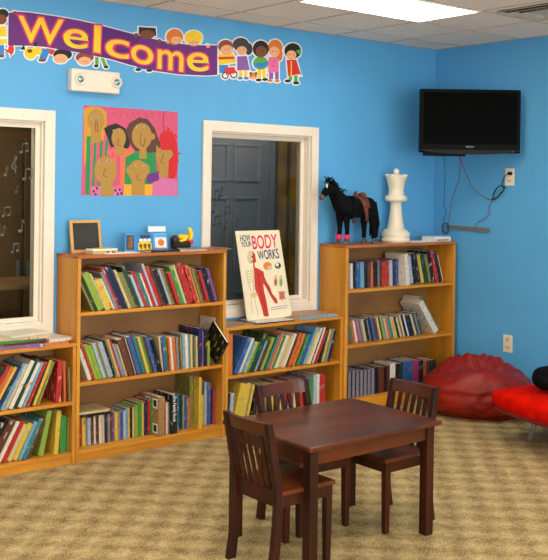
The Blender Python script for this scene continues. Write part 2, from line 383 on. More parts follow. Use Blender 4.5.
def overlap(A, B):
    for P_, Q in ((A, B), (B, A)):
        for i in range(4):
            dx, dz = P_[(i+1) % 4][0]-P_[i][0], P_[(i+1) % 4][1]-P_[i][1]; nx, nz_ = dz, -dx
            a = [nx*p[0]+nz_*p[1] for p in P_]; b_ = [nx*p[0]+nz_*p[1] for p in Q]
            if max(a) <= min(b_)+1e-7 or max(b_) <= min(a)+1e-7: return False
    return True
import re
def layout(toks, x0, x1, z, zmax, hs, leans, seed):
    """place books side by side from x0 to x1; thickness is scaled so the row fills the span"""
    rnd = random.Random(seed); items = []
    n = len(toks)
    for i, tk in enumerate(toks):
        mt = re.match(r'([A-Za-z])([A-Za-z]?)(\d+)(?::([\d.]+))?(?:/(-?\d+))?(?:\+(-?[\d.]+))?$', tk)
        c, a, w, hh, ln, pro = mt.groups(); f = i/max(n-1, 1)
        lean = leans[0] + (leans[1]-leans[0])*f if ln is None else float(ln)
        h = float(hh) if hh else (hs[0] + (hs[1]-hs[0])*rnd.random())
        items.append([c, a or None, float(w), h, math.radians(lean), float(pro) if pro else None])
    def run(s):
        out = []; x = x0
        for c, a, w, h, ln, pro in items:
            t = max(.003, w*s); hh = min(h, (zmax-z-.012-t*abs(math.sin(ln)))/math.cos(ln))
            r = rect(x, z, t, hh, ln); mn = min(p[0] for p in r)
            if mn < x0: x += x0-mn
            lo = x
            while any(overlap(rect(x, z, t, hh, ln), q[-1]) for q in out[-6:]): x += .001
            if x > lo:
                pass
            r = rect(x, z, t, hh, ln); out.append((c, a, t, hh, ln, x, pro, r)); x += t/math.cos(ln)*.86 if ln*0 else t*.3
            while overlap(rect(x, z, .001, hh, ln), r): x += .001
        return out, max(p[0] for q in out for p in q[-1])
    lo, hi = .0002, .02
    for _ in range(22):
        md = (lo+hi)/2; o, e_ = run(md)
        if e_ > x1: hi = md
        else: lo = md
    return run(lo)[0], rnd
ORD = ['', 'first','second','third','fourth','fifth','sixth','seventh','eighth','ninth','tenth','eleventh','twelfth','thirteenth','fourteenth','fifteenth']
NB = 0
def row(toks, x0, x1, z, zmax, front, hs, leans, seed, where, dmax=.25, jit=.02, labels=None, ds=(.15,.2), marks=None):
    global NB
    out, rnd = layout(toks.split(), x0, x1, z, zmax, hs, leans, seed)
    cnt = {}; tot = {}
    for q in out: tot[q[0]] = tot.get(q[0], 0)+1
    for i, (c, a, t, h, ln, x, pro, r) in enumerate(out):
        d = min(dmax, max(ds[0], min(h*.8, ds[1])) + rnd.random()*.02)
        y = front + rnd.random()*jit if pro is None else -pro
        d = min(d, -.016-y)
        a = a or rnd.choice([k for k in ACC if k != c])
        ob = mesh_book(t-.0004, d, h, bookmat(c, a, rnd.randrange(4)))
        ob.rotation_euler = (0, ln, 0); ob.location = (x, y, z+.0003+(t*math.sin(ln) if ln > 0 else 0))
        cnt[c] = cnt.get(c, 0)+1; nm = PAL[c][1]
        lab = (labels or {}).get(i)
        if not lab:
            if tot[c] == 1: lab = 'only %s book on the %s' % (nm, where)
            elif cnt[c] == tot[c] and tot[c] > 2: lab = 'last %s book from left, %s' % (nm, where)
            else: lab = '%s %s book from left, %s' % (ORD[cnt[c]], nm, where)
        tag(ob, lab, 'book', 'books on the ' + where); NB += 1
        if (marks or {}).get(i): ob['mark'] = marks[i]
    return out
ax0, ax1 = XA[0]+.024, XA[1]-.024; bx1 = XB[1]-.024; cx0, cx1 = XC[0]+.024, XC[1]-.024; dx0, dx1 = XD[0]+.031, XD[1]-.031
row('VE6:.2 g5:.22 LR17:.245+.262 C4:.25 YR15:.2+.262 W5:.21 E7:.25 R7:.28 b10:.28 b8:.28 C6:.26 V9:.24 V6:.24 g12:.28 eB8:.22 R7:.24 TW8:.22 W4:.23 R10:.22 e6:.29 R9:.27 N6:.27 KE15:.24 e5:.25 VG8:.25 N7:.25 RB9:.22 GY12:.26 C6:.27 N5:.28 R17:.27 R12:.26 Y6:.25 V7:.24 N9:.23 R8:.22 b7:.24 K9:.24 P8:.23',
    ax0, ax1-.03, .882, 1.2, -.262, (.2,.28), (-27,-19), 1, 'top shelf, bookcase under the painting')
row('WE11:.2 R6:.26 LY9:.23 LY10:.22 G6:.22 eB9:.23 VN8:.23 eB13:.23 K5:.25 V6:.25 C6:.25 R6:.25 SR10:.21 C5:.21 NO17:.24+.266 K8:.24 C5:.24 BR13:.25 b6:.26 TK10:.24 Y8:.24 G8:.24 N8:.24 B10:.24 b6:.25 K8:.22 C6:.22/-8 BW10:.22/-8 G7:.21/-6 O6:.21/-6 W8:.21/-6 O9:.21/-6 E8:.21/-4 N7:.22/-4 Y6:.2/-3 SW8:.22/-3 W10:.22/-3 SE8:.2/-2 C6:.21/-2 E8:.21/-2 V6:.2/-2 C6:.2/-2 b14:.25/-1 P7:.23/-1 KY11:.24/0 LK9:.16/0',
    ax0, ax1-.085, .469, .861, -.26, (.2,.25), (-21,-15), 2, 'middle shelf, bookcase under the painting')
row('V6 R6 W5 RW6 Y10 E8 e10 N8 W6 NW9 W8 CE8 b9 E8 NC8 P6 Y10 EM7 B10 e8 SR9:.19 Y5:.19 K8:.19 C6:.19 L9:.2 GV14:.21 Y7:.21 b12:.21 RC8:.22 G7:.22 nK20:.245+.268 R7:.22+.258 WE9:.2+.25 E7:.2+.245 KW20:.25+.265 YR7:.2 W6:.19 T12:.235 b14:.225 L7:.22 BW11:.21 O8:.2 V14:.33 YT9:.33+.25 C6:.22 gY11:.21 Y9:.2 eE8:.28 B15:.28 K8:.23 M7:.23',
    ax0, ax1, .068, .449, -.20, (.165,.18), (-2,0), 3, 'bottom shelf, bookcase under the painting', jit=.012, marks={30: 'album', 34: 'spine'}, labels={30: 'thick tan album with white-framed photos on its cover, bottom shelf under the painting', 34: 'black book with white spine title, right of the tan photo album'})
row('K10 Y6 W8 K5 RW11 W8 L8 E6 C7 nY8:.24 O7 YW15:.32 W6 g6:.32 PW11:.33 M5:.33 e6:.33 b8:.32 KN15:.28 R7 OR8:.27 Y6:.27 bS8:.27 SW8:.28 C5 W9:.29 g7:.3 W9:.27 S6:.27 R6:.27 K5 YG7:.27 V6:.26',
    XB[0]+.03, bx1-.1, .366, .68, -.262, (.27,.31), (46,22), 4, 'upper shelf, low bookcase under the left window')
row('RW20:.24/3 O9:.24/-2 N6:.23/-3 V6:.2/-3', bx1-.092, bx1, .366, .68, -.262, (.2,.25), (0,0), 5, 'upright end, upper shelf under the left window')
row('b8 W7 R8 b7 K5 RE9 N7 WE7 E6 GK10 K7 b13 W5 N6 B6 BR13:.27 SB9:.27 bW7:.26 K5 NW12:.25 W6:.25 RO9:.24 C7:.22 YG8:.22 S6 TC7:.24 N6 L9:.26/12',
    XB[0]+.03, bx1-.105, .066, .344, -.25, (.22,.25), (40,24), 6, 'lower shelf, low bookcase under the left window')
row('YO18:.25/4 GE16:.22/1 GK13:.21/0 V7:.2/0', bx1-.1, bx1, .066, .344, -.25, (.2,.25), (0,0), 7, 'upright end, lower shelf under the left window')
row('BS16:.25+.266 eW9:.25 WL9:.25 SW7:.22 Y9:.22 G6:.22 gL20:.27 SR9:.22 NR8:.22 L10:.24 gT9:.25 TE8:.25 OR10:.26 W8:.26 G7:.24 W11:.24 C9:.24 CL10:.24 W8:.25 NG14:.25 O8:.25 OC11:.24 gB9:.23 G9:.23 BS9:.23 B8:.24 SW9:.28 Y7:.25 W8:.27 O5:.28 KW7:.26 W8:.27 R5:.25 g8:.25/19 YB9:.24/18 E9:.24/17 K12:.22/16',
    cx0+.05, cx1-.02, .386, .685, -.258, (.22,.26), (27,25), 8, 'upper shelf, low bookcase under the right window')
row('K7:.2 eE9:.2 YE24:.25/14+.262 C10:.25/14 Y7:.24/14 K9:.22 VK14:.23 VK12:.23 gK10:.22 YK9:.22 K8:.21 bY8:.22 YW9:.22 RY8:.22 K7:.22 S8:.21 R8:.22 C7:.22 NY8:.22 RW10:.22 K9:.22 PW11:.24 G9:.24 e9:.24 WE8:.24 R18:.23',
    cx0, cx1-.12, .066, .365, -.255, (.21,.24), (4,0), 9, 'lower shelf, low bookcase under the right window')
row('YR5 R6 E7 W6 K9 BY10 SB9 K9 N8 O10 KR9 E6 N6 R9 RG9 e8 bE9 B8:.2 WR9:.245/-6+.282 KY8:.23/-8 Y6:.22/-9 eB12:.22/-10 K14:.24/-14 Y7:.23/-15 gL12:.23/-15 V6:.23/-15 K10:.26/-16 RW8:.26/-17 K9:.25/-18 W6:.22/-18',
    dx0, dx1-.02, .892, 1.2, -.225, (.185,.2), (-2,-2), 10, 'top shelf, corner bookcase with the horse', ds=(.14,.19))
row('LW8 R7 P7 GC6 O7 V6 WP9 MW6 E10 EC8 C10 K11 E6 bE9 BW10 N16 C7 K6 LK7 E9 C8 On7 T12 CE9 Y7 KC8 C9 b8 C9 K8 W8 b10 K9 C9 bE11 E9 g9',
    dx0, dx1-.27, .49, .872, -.235, (.165,.185), (-12,-22), 11, 'middle shelf, corner bookcase with the horse', jit=.015, ds=(.12,.14))
row('WK12:.31/-37+.26 TW12:.34/-38+.2', dx1-.36, dx1-.06, .49, .872, -.22, (.3,.3), (-27,-27), 12, 'right end, middle shelf, corner bookcase', labels={0: 'black and white patterned picture book leaning left on the corner bookcase', 1: 'tall teal picture book leaning left behind the patterned one, corner bookcase'})
row('K22 EM9 bE4 EM9 bE4 EM9 bE4 EM9 bE4 EM9 bE4 EM9 bE4 EM9 bE4 KN10 NK10 NK10 KN10 NK10 WC20:.21 K14:.2 gK14:.2 B18:.21 BO20:.21 M20:.21 K18:.2 OK12:.19 NO12:.19 K24:.19',
    dx0, dx1-.12, .09, .47, -.235, (.19,.2), (0,-1), 13, 'bottom shelf, corner bookcase with the horse', jit=.004, ds=(.13,.16))

def flat_book(x, y, z, w, d, t, rz, c, a, label, cat='book', group=None, tilt=0, name='book'):
    """closed book or magazine lying flat, spine on its -y edge"""
    k = min(.0015, t*.2); o = MB(); o.box(-w/2, w/2, -d/2, d/2, 0, k); o.box(-w/2, w/2, -d/2, d/2, t-k, t); o.box(-w/2, w/2, -d/2, -d/2+k, k, t-k)
    ob = o.build(name, bookmat(c, a, int(abs(x*131)+abs(z*977)) % 4)); MB().box(-w/2+.002, w/2-.002, -d/2+k, d/2-.002, k, t-k).build('pages', PAGES, ob)
    ob.location = (x, y, z); ob.rotation_euler = (tilt, 0, rz); return tag(ob, label, cat, group)
def cover_shapes(ob, d, h, shapes):
    f = Flat(lambda X, Y: Vector((0, d*X, h*Y)), (-1, 0, 0), .0003, .0005)
    for M, pts, lay in shapes: f.poly(M, pts, lay)
    f.build('cover_picture', ob)
for ob in [o for o in S.objects if o.name.startswith('book') and o.get('mark')]:
    dm = ob.dimensions; vs_ = [v.co for v in ob.data.vertices]; h_ = max(v.z for v in vs_); d_ = max(v.y for v in vs_); t_ = max(v.x for v in vs_)
    if ob['mark'] == 'album':
        w_, k_ = mat('print_white', (236,236,236), .6, .05, 30), mat('print_black', (22,20,20), .6, .05, 30); sh = []
        for x_ in (.04, .42):
            for y_ in (.06, .70):
                sh += [(w_, [(x_,y_),(x_+.3,y_),(x_+.3,y_+.25),(x_,y_+.25)], 1), (k_, [(x_+.07,y_+.04),(x_+.23,y_+.04),(x_+.23,y_+.21),(x_+.07,y_+.21)], 2)]
        cover_shapes(ob, d_, h_, sh)
    else:
        vs2, fs2 = glyph('The Family Book', .02); x0_, x1_ = min(v.x for v in vs2), max(v.x for v in vs2); y0_, y1_ = min(v.y for v in vs2), max(v.y for v in vs2)
        MB().add([(t_*(.15+.7*(v.y-y0_)/(y1_-y0_)), -.0006, h_*(.96-.66*(v.x-x0_)/(x1_-x0_))) for v in vs2], fs2).build('spine_text', mat('print_white', (236,236,236), .6, .05, 30), ob)
    del ob['mark']
# lying on top of the bottom-shelf row under the painting
zt3 = .068+.1815
flat_book(ax0+.12, -.125, zt3, .235, .19, .018, .02, 'K', 'V', 'black book lying flat on the small books under the painting')
flat_book(ax0+.115, -.13, zt3+.0185, .225, .20, .014, -.05, 'C', 'n', 'large cream book lying on a black one, bottom shelf under the painting')
# book pitched forward out of the middle shelf, and papers behind it
o = mesh_book(.016, .2, .2, bookmat('K', 'Y', 1)); o.location = (ax1-.045, -.30, .469); o.rotation_euler = (0, 0, 0)
o.matrix_world = Matrix.Translation((ax1-.036, -.250, .4705)) @ Matrix.Rotation(math.radians(0), 4, 'Y') @ Matrix.Rotation(math.radians(38), 4, 'X')
tag(o, 'black book tipped forward over the shelf edge, right end under the painting', 'book')
tx = MB()
o = mesh_book(.006, .17, .30, bookmat('W', 'M', 2)); o.location = (ax1-.014, -.20, .4695); o.rotation_euler = (0, 0, 0); tag(o, 'tall white and pink booklet standing by the right side panel under the painting', 'book')
# orange plank standing at the left end
tag(box('wooden_bookend', PLANK, cx0+.002, cx0+.042, -.262, -.03, .3865, .665, None, .002), 'orange wooden board standing as a bookend, left end under the right window', 'bookend')

# ------------------------------------------------------------------ things on the low bookcases
MG = 'magazines on the bookcase under the left window'
mags = [(-4.42,-.15,.30,.22,'S','B','blue magazine'),(-4.36,-.14,.28,.21,'W','R','white magazine'),(-4.06,-.17,.28,.21,'S','W','light blue magazine'),(-4.08,-.15,.28,.2,'W','O','orange blotted magazine'),
        (-4.05,-.14,.27,.2,'C','W','cream magazine'),(-3.73,-.16,.29,.21,'P','W','purple magazine'),(-3.71,-.14,.29,.2,'N','R','brown magazine'),(-3.74,-.14,.28,.2,'G','K','green magazine'),
        (-3.70,-.14,.28,.2,'C','R','red blotted magazine'),(-3.69,-.135,.28,.2,'W','C','topmost pale magazine'),(-3.50,-.15,.15,.21,'O','K','small orange leaflet'),(-3.495,-.14,.16,.2,'W','R','white leaflet')]
zc = {}
for i, (x, y, w, d, c, a, nm) in enumerate(mags):
    k = round(x, 0) if x < -3.9 else (-3.7 if x < -3.6 else -3.5); k = -4.4 if x < -4.2 else (-4 if x < -3.9 else k)
    z = zc.get(k, HC+.0004); th = .010+.004*((i*7) % 3)
    pos = {-4.4: 'piled at the photo edge', -4: 'in the middle pile', -3.7: 'in the tall pile', -3.5: 'at the right end'}[k]
    flat_book(x, y, z, w, d, th, (-.2, .14, .05, -.1, .22)[i % 5], c, a, '%s %s on the bookcase under the left window' % (nm, pos), 'magazine', MG, name='magazine'); zc[k] = z+th+.0004
MG = 'flat books on the bookcase under the right window'
flat_book(-2.21, -.17, HC+.0004, .16, .12, .004, .1, 'E', 'V', 'thin grey pamphlet lying left of the human body book', 'pamphlet', MG, name='pamphlet')
flat_book(-1.90, -.16, HC+.0004, .36, .21, .0085, .05, 'b', 'P', 'navy picture book lying under the human body book', 'book', MG)
flat_book(-1.885, -.165, HC+.0093, .31, .2, .006, -.04, 'W', 'M', 'pink and white magazine lying under the human body book', 'magazine', MG, name='magazine')
flat_book(-1.47, -.14, HC+.0004, .36, .22, .016, .04, 'S', 'W', 'light blue book at the bottom of the pile beside the corner bookcase', 'book', MG)
flat_book(-1.49, -.135, HC+.0168, .34, .21, .010, -.03, 'n', 'S', 'tan and blue patterned book topmost beside the corner bookcase', 'book', MG)

# ------------------------------------------------------------------ flat artwork helpers
def lettering(name, M, txt, quad, pt, n, h, parent, off, bold=0.0, ref=None):
    """text mapped onto the quad (tl, tr, br, bl) of photo positions on a plane"""
    vs, fs = glyph(txt, bold); rv = glyph(txt, ref)[0] if ref is not None else vs
    x0, x1 = min(v.x for v in rv), max(v.x for v in rv); y0, y1 = min(v.y for v in rv), max(v.y for v in rv)
    tl, tr_, br, bl = quad; P_ = []
    for v in vs:
        s, t_ = (v.x-x0)/(x1-x0), (v.y-y0)/(y1-y0)
        u = (1-s)*(1-t_)*bl[0]+s*(1-t_)*br[0]+s*t_*tr_[0]+(1-s)*t_*tl[0]; w = (1-s)*(1-t_)*bl[1]+s*(1-t_)*br[1]+s*t_*tr_[1]+(1-s)*t_*tl[1]
        P_.append(pt(u, w)+Vector(n)*h)
    return MB().add(P_, fs).build(name, M, parent, off=off)
def pm(name, c, r=.6): return mat('print_'+name, c, r, .05, 30)
BY = lambda u, v: at(u, v, 1, -.0005); NB_ = (0, -1, 0)
c_pur = pm('purple', (104,34,120)); c_pur2 = pm('deep_purple', (86,26,110)); c_yel = pm('yellow', (246,206,32)); c_mag = pm('magenta', (226,42,110)); c_wht = pm('white', (236,236,236))
c_blk = pm('black', (22,20,20)); c_red = pm('red', (214,44,30)); c_blu = pm('blue', (44,130,204)); c_grn = pm('green', (90,168,56)); c_org = pm('orange', (222,120,40)); c_skn = pm('peach', (240,176,128)); c_brn = pm('brown', (128,68,36)); c_hair = pm('auburn', (140,70,36)); c_pnk = pm('pink', (232,110,160)); c_lil = pm('lilac', (140,90,170)); c_drk = pm('charcoal', (64,56,60))

# ------------------------------------------------------------------ welcome banner
r0 = at(110, 45, 1, 0)
ban = thing('welcome_banner', 'long purple Welcome banner with cartoon children, high on the back wall', 'banner', r0)
TOP = [(8.4,13),(17,11.8),(28,12.4),(40,14),(60,17),(78,20.3),(95,24),(118,30),(140,36),(165,41.5),(190,45),(217,45.5)]
BOT = [(217,75),(205,75.6),(180,74.5),(155,71),(130,65),(110,59),(95,56),(78,52.5),(60,49.5),(45,47),(30,45.8),(8,45.4)]
fl = Flat(BY, NB_); up = lambda P_, d: [(x, y+d) for x, y in P_]
fl.poly(c_wht, [(7.4,12)]+up(TOP, -1)+[(218,44.5),(218,76)]+up(BOT, 1), 0); fl.build('white_border', ban, r0)
fl = Flat(BY, NB_)
ia = 7; fl.poly(c_pur, TOP[:7]+BOT[-6:], 4); fl.poly(c_pur2, TOP[6:9]+BOT[4:7], 4); fl.poly(c_pur, TOP[8:]+BOT[:5], 4); fl.build('purple_band', ban, r0)
LET = [('W', ((17,15),(64.5,19.5),(62,46.5),(18,42))), ('e', ((62.5,27.5),(89,30.5),(88,50.5),(62,47.5))), ('l', ((94,24.5),(101,25.5),(100,54),(93,52.5))), ('c', ((105,37.5),(130,41),(129,60),(104.5,56.5))),
       ('o', ((130,43),(153.5,47),(153.5,67),(130,62.5))), ('m', ((156.8,48.5),(184,52),(183.5,72.5),(156.5,69))), ('e', ((186,52),(209,52.5),(209,72.5),(186,71.5)))]
for ch, q in LET:
    cx = sum(p[0] for p in q)/4; cy = sum(p[1] for p in q)/4
    lt = lettering('letter', c_yel, ch, tuple((cx+(x-cx)*.95, cy+(y-cy)*.96) for x, y in q), BY, NB_, .0046, ban, r0, .008)
    q2 = tuple((cx+(x-cx)*(1+2.6/abs(q[1][0]-q[0][0])), cy+(y-cy)*1.09) for x, y in q)
    lettering('letter_outline', c_mag, ch, q2, BY, NB_, .0040, lt, Vector((0,0,0)) if False else r0, .05)
def child(nm, prims):
    f = Flat(BY, NB_)
    for p in prims:
        if p[0] == 'e': f.ell(c_wht, p[2], p[3], p[4]+1.3, p[5]+1.3, 0)
        else:
            cx = sum(q[0] for q in p[2])/len(p[2]); cy = sum(q[1] for q in p[2])/len(p[2])
            f.poly(c_wht, [(x+(1.3 if x > cx else -1.3), y+(1.3 if y > cy else -1.3)) for x, y in p[2]], 0)
    for k, p in enumerate(prims):
        if p[0] == 'e': f.ell(p[1], *p[2:6], 1+min(k, 4) if len(p) < 7 else p[6])
        else: f.poly(p[1], p[2], 1+min(k, 4) if len(p) < 4 else p[3])
    return f.build(nm, ban, r0)
def rc(x0, y0, x1, y1): return [(x0,y0),(x1,y0),(x1,y1),(x0,y1)]
def eyes(x, y, d=1.8): return [('e', c_blk, x-d, y, .4, .5, 7), ('e', c_blk, x+d, y, .4, .5, 7)]
C_ = 'cartoon_child'
child(C_, [('e',c_hair,225.5,46.5,7.5,6.6,5),('e',c_skn,226.5,50,6.3,5,6),('p',c_yel,[(218,54),(233,53.5),(236,62),(219,65)],3),('p',c_red,[(218,57),(234,56.5),(234.6,59),(218.4,59.6)],4),('p',c_blu,rc(219,65,228,73),3),('e',c_blk,225,75.5,3.4,3.6,3),('e',c_wht,225,75.5,2.3,2.5,4),('e',c_blk,233.5,74.3,3.8,4.2,3),('e',c_wht,233.5,74.3,2.7,3,4),('p',c_red,[(224,68),(234,67),(236,73),(226,75)],5)]+eyes(226.5,49.5))
child(C_, [('e',c_drk,240.5,44.5,8,6.8,5),('e',c_drk,248.3,49,4,6,4),('e',c_skn,241.5,50.6,5,4.4,6),('p',c_lil,[(237,56.5),(246.5,56),(249.5,70),(237,70.5)],4),('p',c_yel,rc(239,70.5,242,77.5),3),('p',c_yel,rc(244,70.5,247,77.5),3),('e',c_blu,240,78.3,2.6,1.3,4),('e',c_blu,246,78.3,2.6,1.3,4)]+eyes(241.5,50))
child('cartoon_puppy', [('e',c_org,253,76,3.8,3.6,3),('e',c_skn,253,78,2.4,1.4,4),('e',c_brn,250.5,73.5,1.3,1.6,4),('e',c_brn,255.8,73.5,1.3,1.6,4)])
child(C_, [('e',c_blk,260.5,49,8,8.4,5),('e',c_brn,261,51.7,5.6,5.6,6),('e',c_grn,260.5,63,7.6,6.6,3),('p',c_blu,[(253.6,63.5),(267.5,62),(267,66.5),(254.5,67.5)],4),('p',c_yel,rc(257.5,69,261,78),2),('p',c_yel,rc(262.5,69,265.5,78),2),('e',c_blk,258.5,80,3,1.5,3),('e',c_blk,264.8,79.5,2.8,1.5,3)]+eyes(261,51))
child(C_, [('e',c_org,275,47.5,7.2,7.8,4),('e',c_org,279.5,55,3,6,4),('e',c_skn,274,51.7,5.2,5,6),('p',c_pnk,[(268.5,57),(278.5,56.5),(278.5,72),(268,72.5)],3),('e',c_mag,273.5,61,.9,.9,5),('e',c_mag,273.3,66,.9,.9,5),('p',c_lil,rc(269,72.5,273,79),2),('p',c_lil,rc(275,72,278.5,79.5),2),('e',c_org,270,80.5,2.6,1.4,3),('e',c_org,277,81,2.6,1.4,3)]+eyes(274,51.3))
child(C_, [('e',c_blk,292.5,51,8.4,7.8,4),('e',c_skn,291,55,5,4.6,6),('p',c_grn,[(295.5,51),(300,49),(300,56)],7),('p',c_red,[(286.5,60),(296,59.5),(300.5,74),(288,76)],3),('p',c_yel,rc(290.5,61,291.5,75),4),('p',c_skn,[(300,72),(302,75),(300,76)],2),('p',c_grn,rc(288.5,76,292,80.5),2),('p',c_grn,rc(294,75.5,297.5,82),2),('e',c_blk,287.5,81,3,1.5,3),('e',c_blk,296,83,3.2,1.5,3)]+eyes(291,54.6))
child(C_, [('p',c_blk,[(138.5,27),(155.5,28),(156,36),(138.5,35)],5),('e',c_brn,147,34.5,7.6,4.4,6),('e',c_brn,136,35,2.2,2,5),('e',c_brn,158.8,41,2.2,2,6)]+eyes(147,33.6,2.4))
child('cartoon_feet', [('p',c_blu,rc(136.5,66.5,150.5,69.5),2),('e',c_blk,138,69.8,3,1.3,3),('e',c_blk,149,70.6,3,1.3,3)])
child(C_, [('e',c_org,174.3,37,8.4,8,5),('e',c_skn,176,40.3,5.4,3.8,6),('e',c_skn,167.5,42,1.8,1.6,6)]+eyes(176,40))
child(C_, [('e',c_yel,193.4,38,8.8,7.2,5),('e',c_skn,193.5,43.2,5.4,3,6),('e',c_skn,207.6,46.2,2,1.8,6)]+eyes(193.5,42.6))
child(C_, [('e',c_blk,62.5,54.5,9.4,5.6,2),('e',c_skn,60.5,58.6,7,4.6,3),('p',c_red,[(46,48),(55,50),(52,55),(46,52)],2),('p',c_blu,[(42,48),(50,50),(46,60),(39,59)],2),('e',c_brn,42,60.3,4,1.6,3)]+eyes(60.5,59.5))
child(C_, [('e',c_hair,84.5,57.5,9,5.4,2),('e',c_skn,84.5,61,6.8,4.2,3),('p',c_grn,rc(95,57,98.5,65),2),('p',c_grn,[(100.5,58),(104,58.5),(107,66),(103.5,66.5)],2),('e',c_blk,96,66,2.4,1.5,3),('e',c_blk,106,67,2.4,1.4,3)]+eyes(84.5,61.5))
child('cartoon_puppy', [('e',c_yel,30.5,53,6,6.4,2),('p',c_blk,[(20,49.5),(24,44.5),(25,50)],3),('p',c_blk,[(32,42),(38,43),(35,47)],5),('e',c_brn,29.5,51,2.6,2,5),('e',c_yel,37.5,51,4.5,4,2)]+eyes(30,47.5,1.5))
child(C_, [('e',c_blk,2.5,14,5.8,5,4),('e',c_brn,1.5,19.5,5,5,5),('p',c_yel,[(-3,27),(6,26),(7,44),(-3,45)],3),('p',c_wht,[(-3,37),(6.6,36.4),(6.6,39),(-3,39.6)],4),('p',c_blu,rc(-3,45,4,55),2),('e',c_brn,1.5,56,3,1.7,3),('e',c_brn,14.5,13.2,2.4,2,6)])
child('cartoon_bird', [('e',c_red,11,49.5,3,5,2),('p',c_red,[(2.5,48),(9,50),(8,53)],2),('p',c_org,[(10,54),(12,54),(11,57)],3)])

# ------------------------------------------------------------------ child's painting
PZ = lambda X, Y: (75+X*.2007, 100+Y*.2007)
r0 = at(130, 150, 1, 0); PY_ = lambda X, Y: at(*PZ(X, Y), 1, -.0005)
p_bg = pm('hot_pink_paint', (208,84,118)); p_tan = pm('tan_paint', (176,134,58)); p_mus = pm('mustard_paint', (206,150,40)); p_grn = pm('green_paint', (28,140,70)); p_blk = pm('black_paint', (24,22,22)); p_brn = pm('brown_paint', (92,50,42)); p_red = pm('red_paint', (204,26,34)); p_org = pm('coral_paint', (246,110,70)); p_yel = pm('amber_paint', (246,168,40)); p_pur = pm('violet_paint', (110,40,130)); p_lil = pm('lilac_paint', (206,110,160)); p_ink = pm('ink', (120,60,36))
c_bone_ = pm('dull_white', (206,190,160)); fl = Flat(PY_, NB_, .0008, .00045)
fl.poly(p_bg, [(42,25),(512,60),(512,478),(30,475)], 0)
fl.poly(p_mus, [(45,45),(75,32),(120,36),(156,60),(158,110),(140,205),(75,215),(45,340)], 1)
fl.poly(p_grn, [(58,180),(78,180),(72,470),(50,470)], 2)
for x in (92, 122, 150): fl.line(p_grn, [(x+10,200),(x-2,430 if x < 130 else 330)], 13, 2)
fl.poly(p_org, [(160,255),(195,245),(290,240),(300,300),(245,430),(205,430),(190,300)], 2)
fl.line(p_bg, [(215,260),(212,425)], 22, 3); fl.line(p_bg, [(190,255),(185,290)], 18, 3)
fl.poly(p_grn, [(250,285),(300,258),(400,262),(408,360),(385,420),(245,420)], 2)
fl.ell(p_red, 470, 285, 44, 128, 1); fl.ell(p_red, 455, 190, 36, 38, 2)
for k_ in range(26):
    a_ = k_/26*2*PI; X_, Y_ = 468+44*math.cos(a_), 268+120*math.sin(a_); fl.line(p_red, [(X_,Y_),(X_+14*math.cos(a_*1.7+k_),Y_+14*math.sin(a_+k_))], 9, 2)
0; fl.line(p_red, [(442,60),(438,110),(446,160)], 5, 2)
fl.poly(p_lil, [(390,400),(430,385),(508,395),(508,477),(378,477)], 3)
fl.poly(p_pur, [(356,372),(415,355),(418,400),(360,418)], 4)
fl.poly(p_blk, [(143,142),(170,125),(205,116),(250,140),(268,180),(272,225),(262,243),(238,238),(228,180),(190,190),(196,232),(178,236),(162,190)], 3)
fl.poly(p_brn, [(252,150),(270,115),(318,86),(362,96),(396,140),(412,185),(428,225),(408,262),(370,262),(300,255),(272,215)], 3)
fl.ell(p_tan, 103, 100, 42, 55, 3); fl.poly(p_tan, [(78,130),(130,130),(128,212),(78,212)], 3)
fl.ell(p_tan, 217, 190, 36, 50, 4); fl.poly(p_tan, [(205,225),(242,225),(242,276),(208,276)], 4)
fl.ell(p_tan, 332, 180, 50, 66, 4); fl.poly(p_tan, [(320,225),(355,225),(355,292),(320,292)], 4); fl.ell(p_tan, 385, 182, 14, 16, 4)
fl.poly(p_tan, [(403,225),(430,250),(480,248),(488,275),(466,300),(462,385),(418,388),(416,330),(404,290)], 5)
fl.ell(p_tan, 152, 350, 56, 70, 5); fl.poly(p_tan, [(128,390),(188,390),(190,480),(128,480)], 5)
fl.poly(p_yel, [(243,420),(385,420),(383,476),(240,476)], 4)
fl.ell(p_tan, 313, 355, 50, 56, 6); fl.ell(p_tan, 268, 350, 14, 22, 6); fl.ell(p_tan, 358, 345, 14, 24, 6); fl.poly(p_tan, [(280,385),(345,385),(347,474),(280,474)], 6)
for X, Y in ((92,455),(108,440),(102,470),(200,450),(212,468),(222,446),(230,465)): fl.ell(p_blk, X, Y, 5, 7, 4)
fl.poly(p_lil, [(80,432),(235,432),(235,474),(80,474)], 3)
for X, Y, s in ((85,87,10),(122,87,10),(192,152,8),(225,152,8),(312,135,10),(348,135,10),(125,315,11),(165,302,11),(306,326,9),(346,326,9)):
    fl.ell(c_bone_, X, Y, s*.8, s*.6, 7); fl.ell(p_blk, X+1, Y, s*.42, s*.42, 8)
for pts in ([(103,100),(98,150),(112,158),(110,110)], [(330,165),(322,215),(340,232),(350,185)], [(215,190),(210,225),(228,230)], [(150,340),(138,375),(160,385)], [(312,370),(308,395),(325,400)], [(440,270),(425,310),(445,320)]):
    fl.line(p_ink, pts, 3.2, 8)
for x in range(190, 480, 32): fl.line(p_red, [(x,62),(x+10,86)], 2.2, 1)
tag(fl.build('childrens_painting', None, r0), 'pink painted group portrait of six faces on the wall over the bookcase', 'painting').location = r0

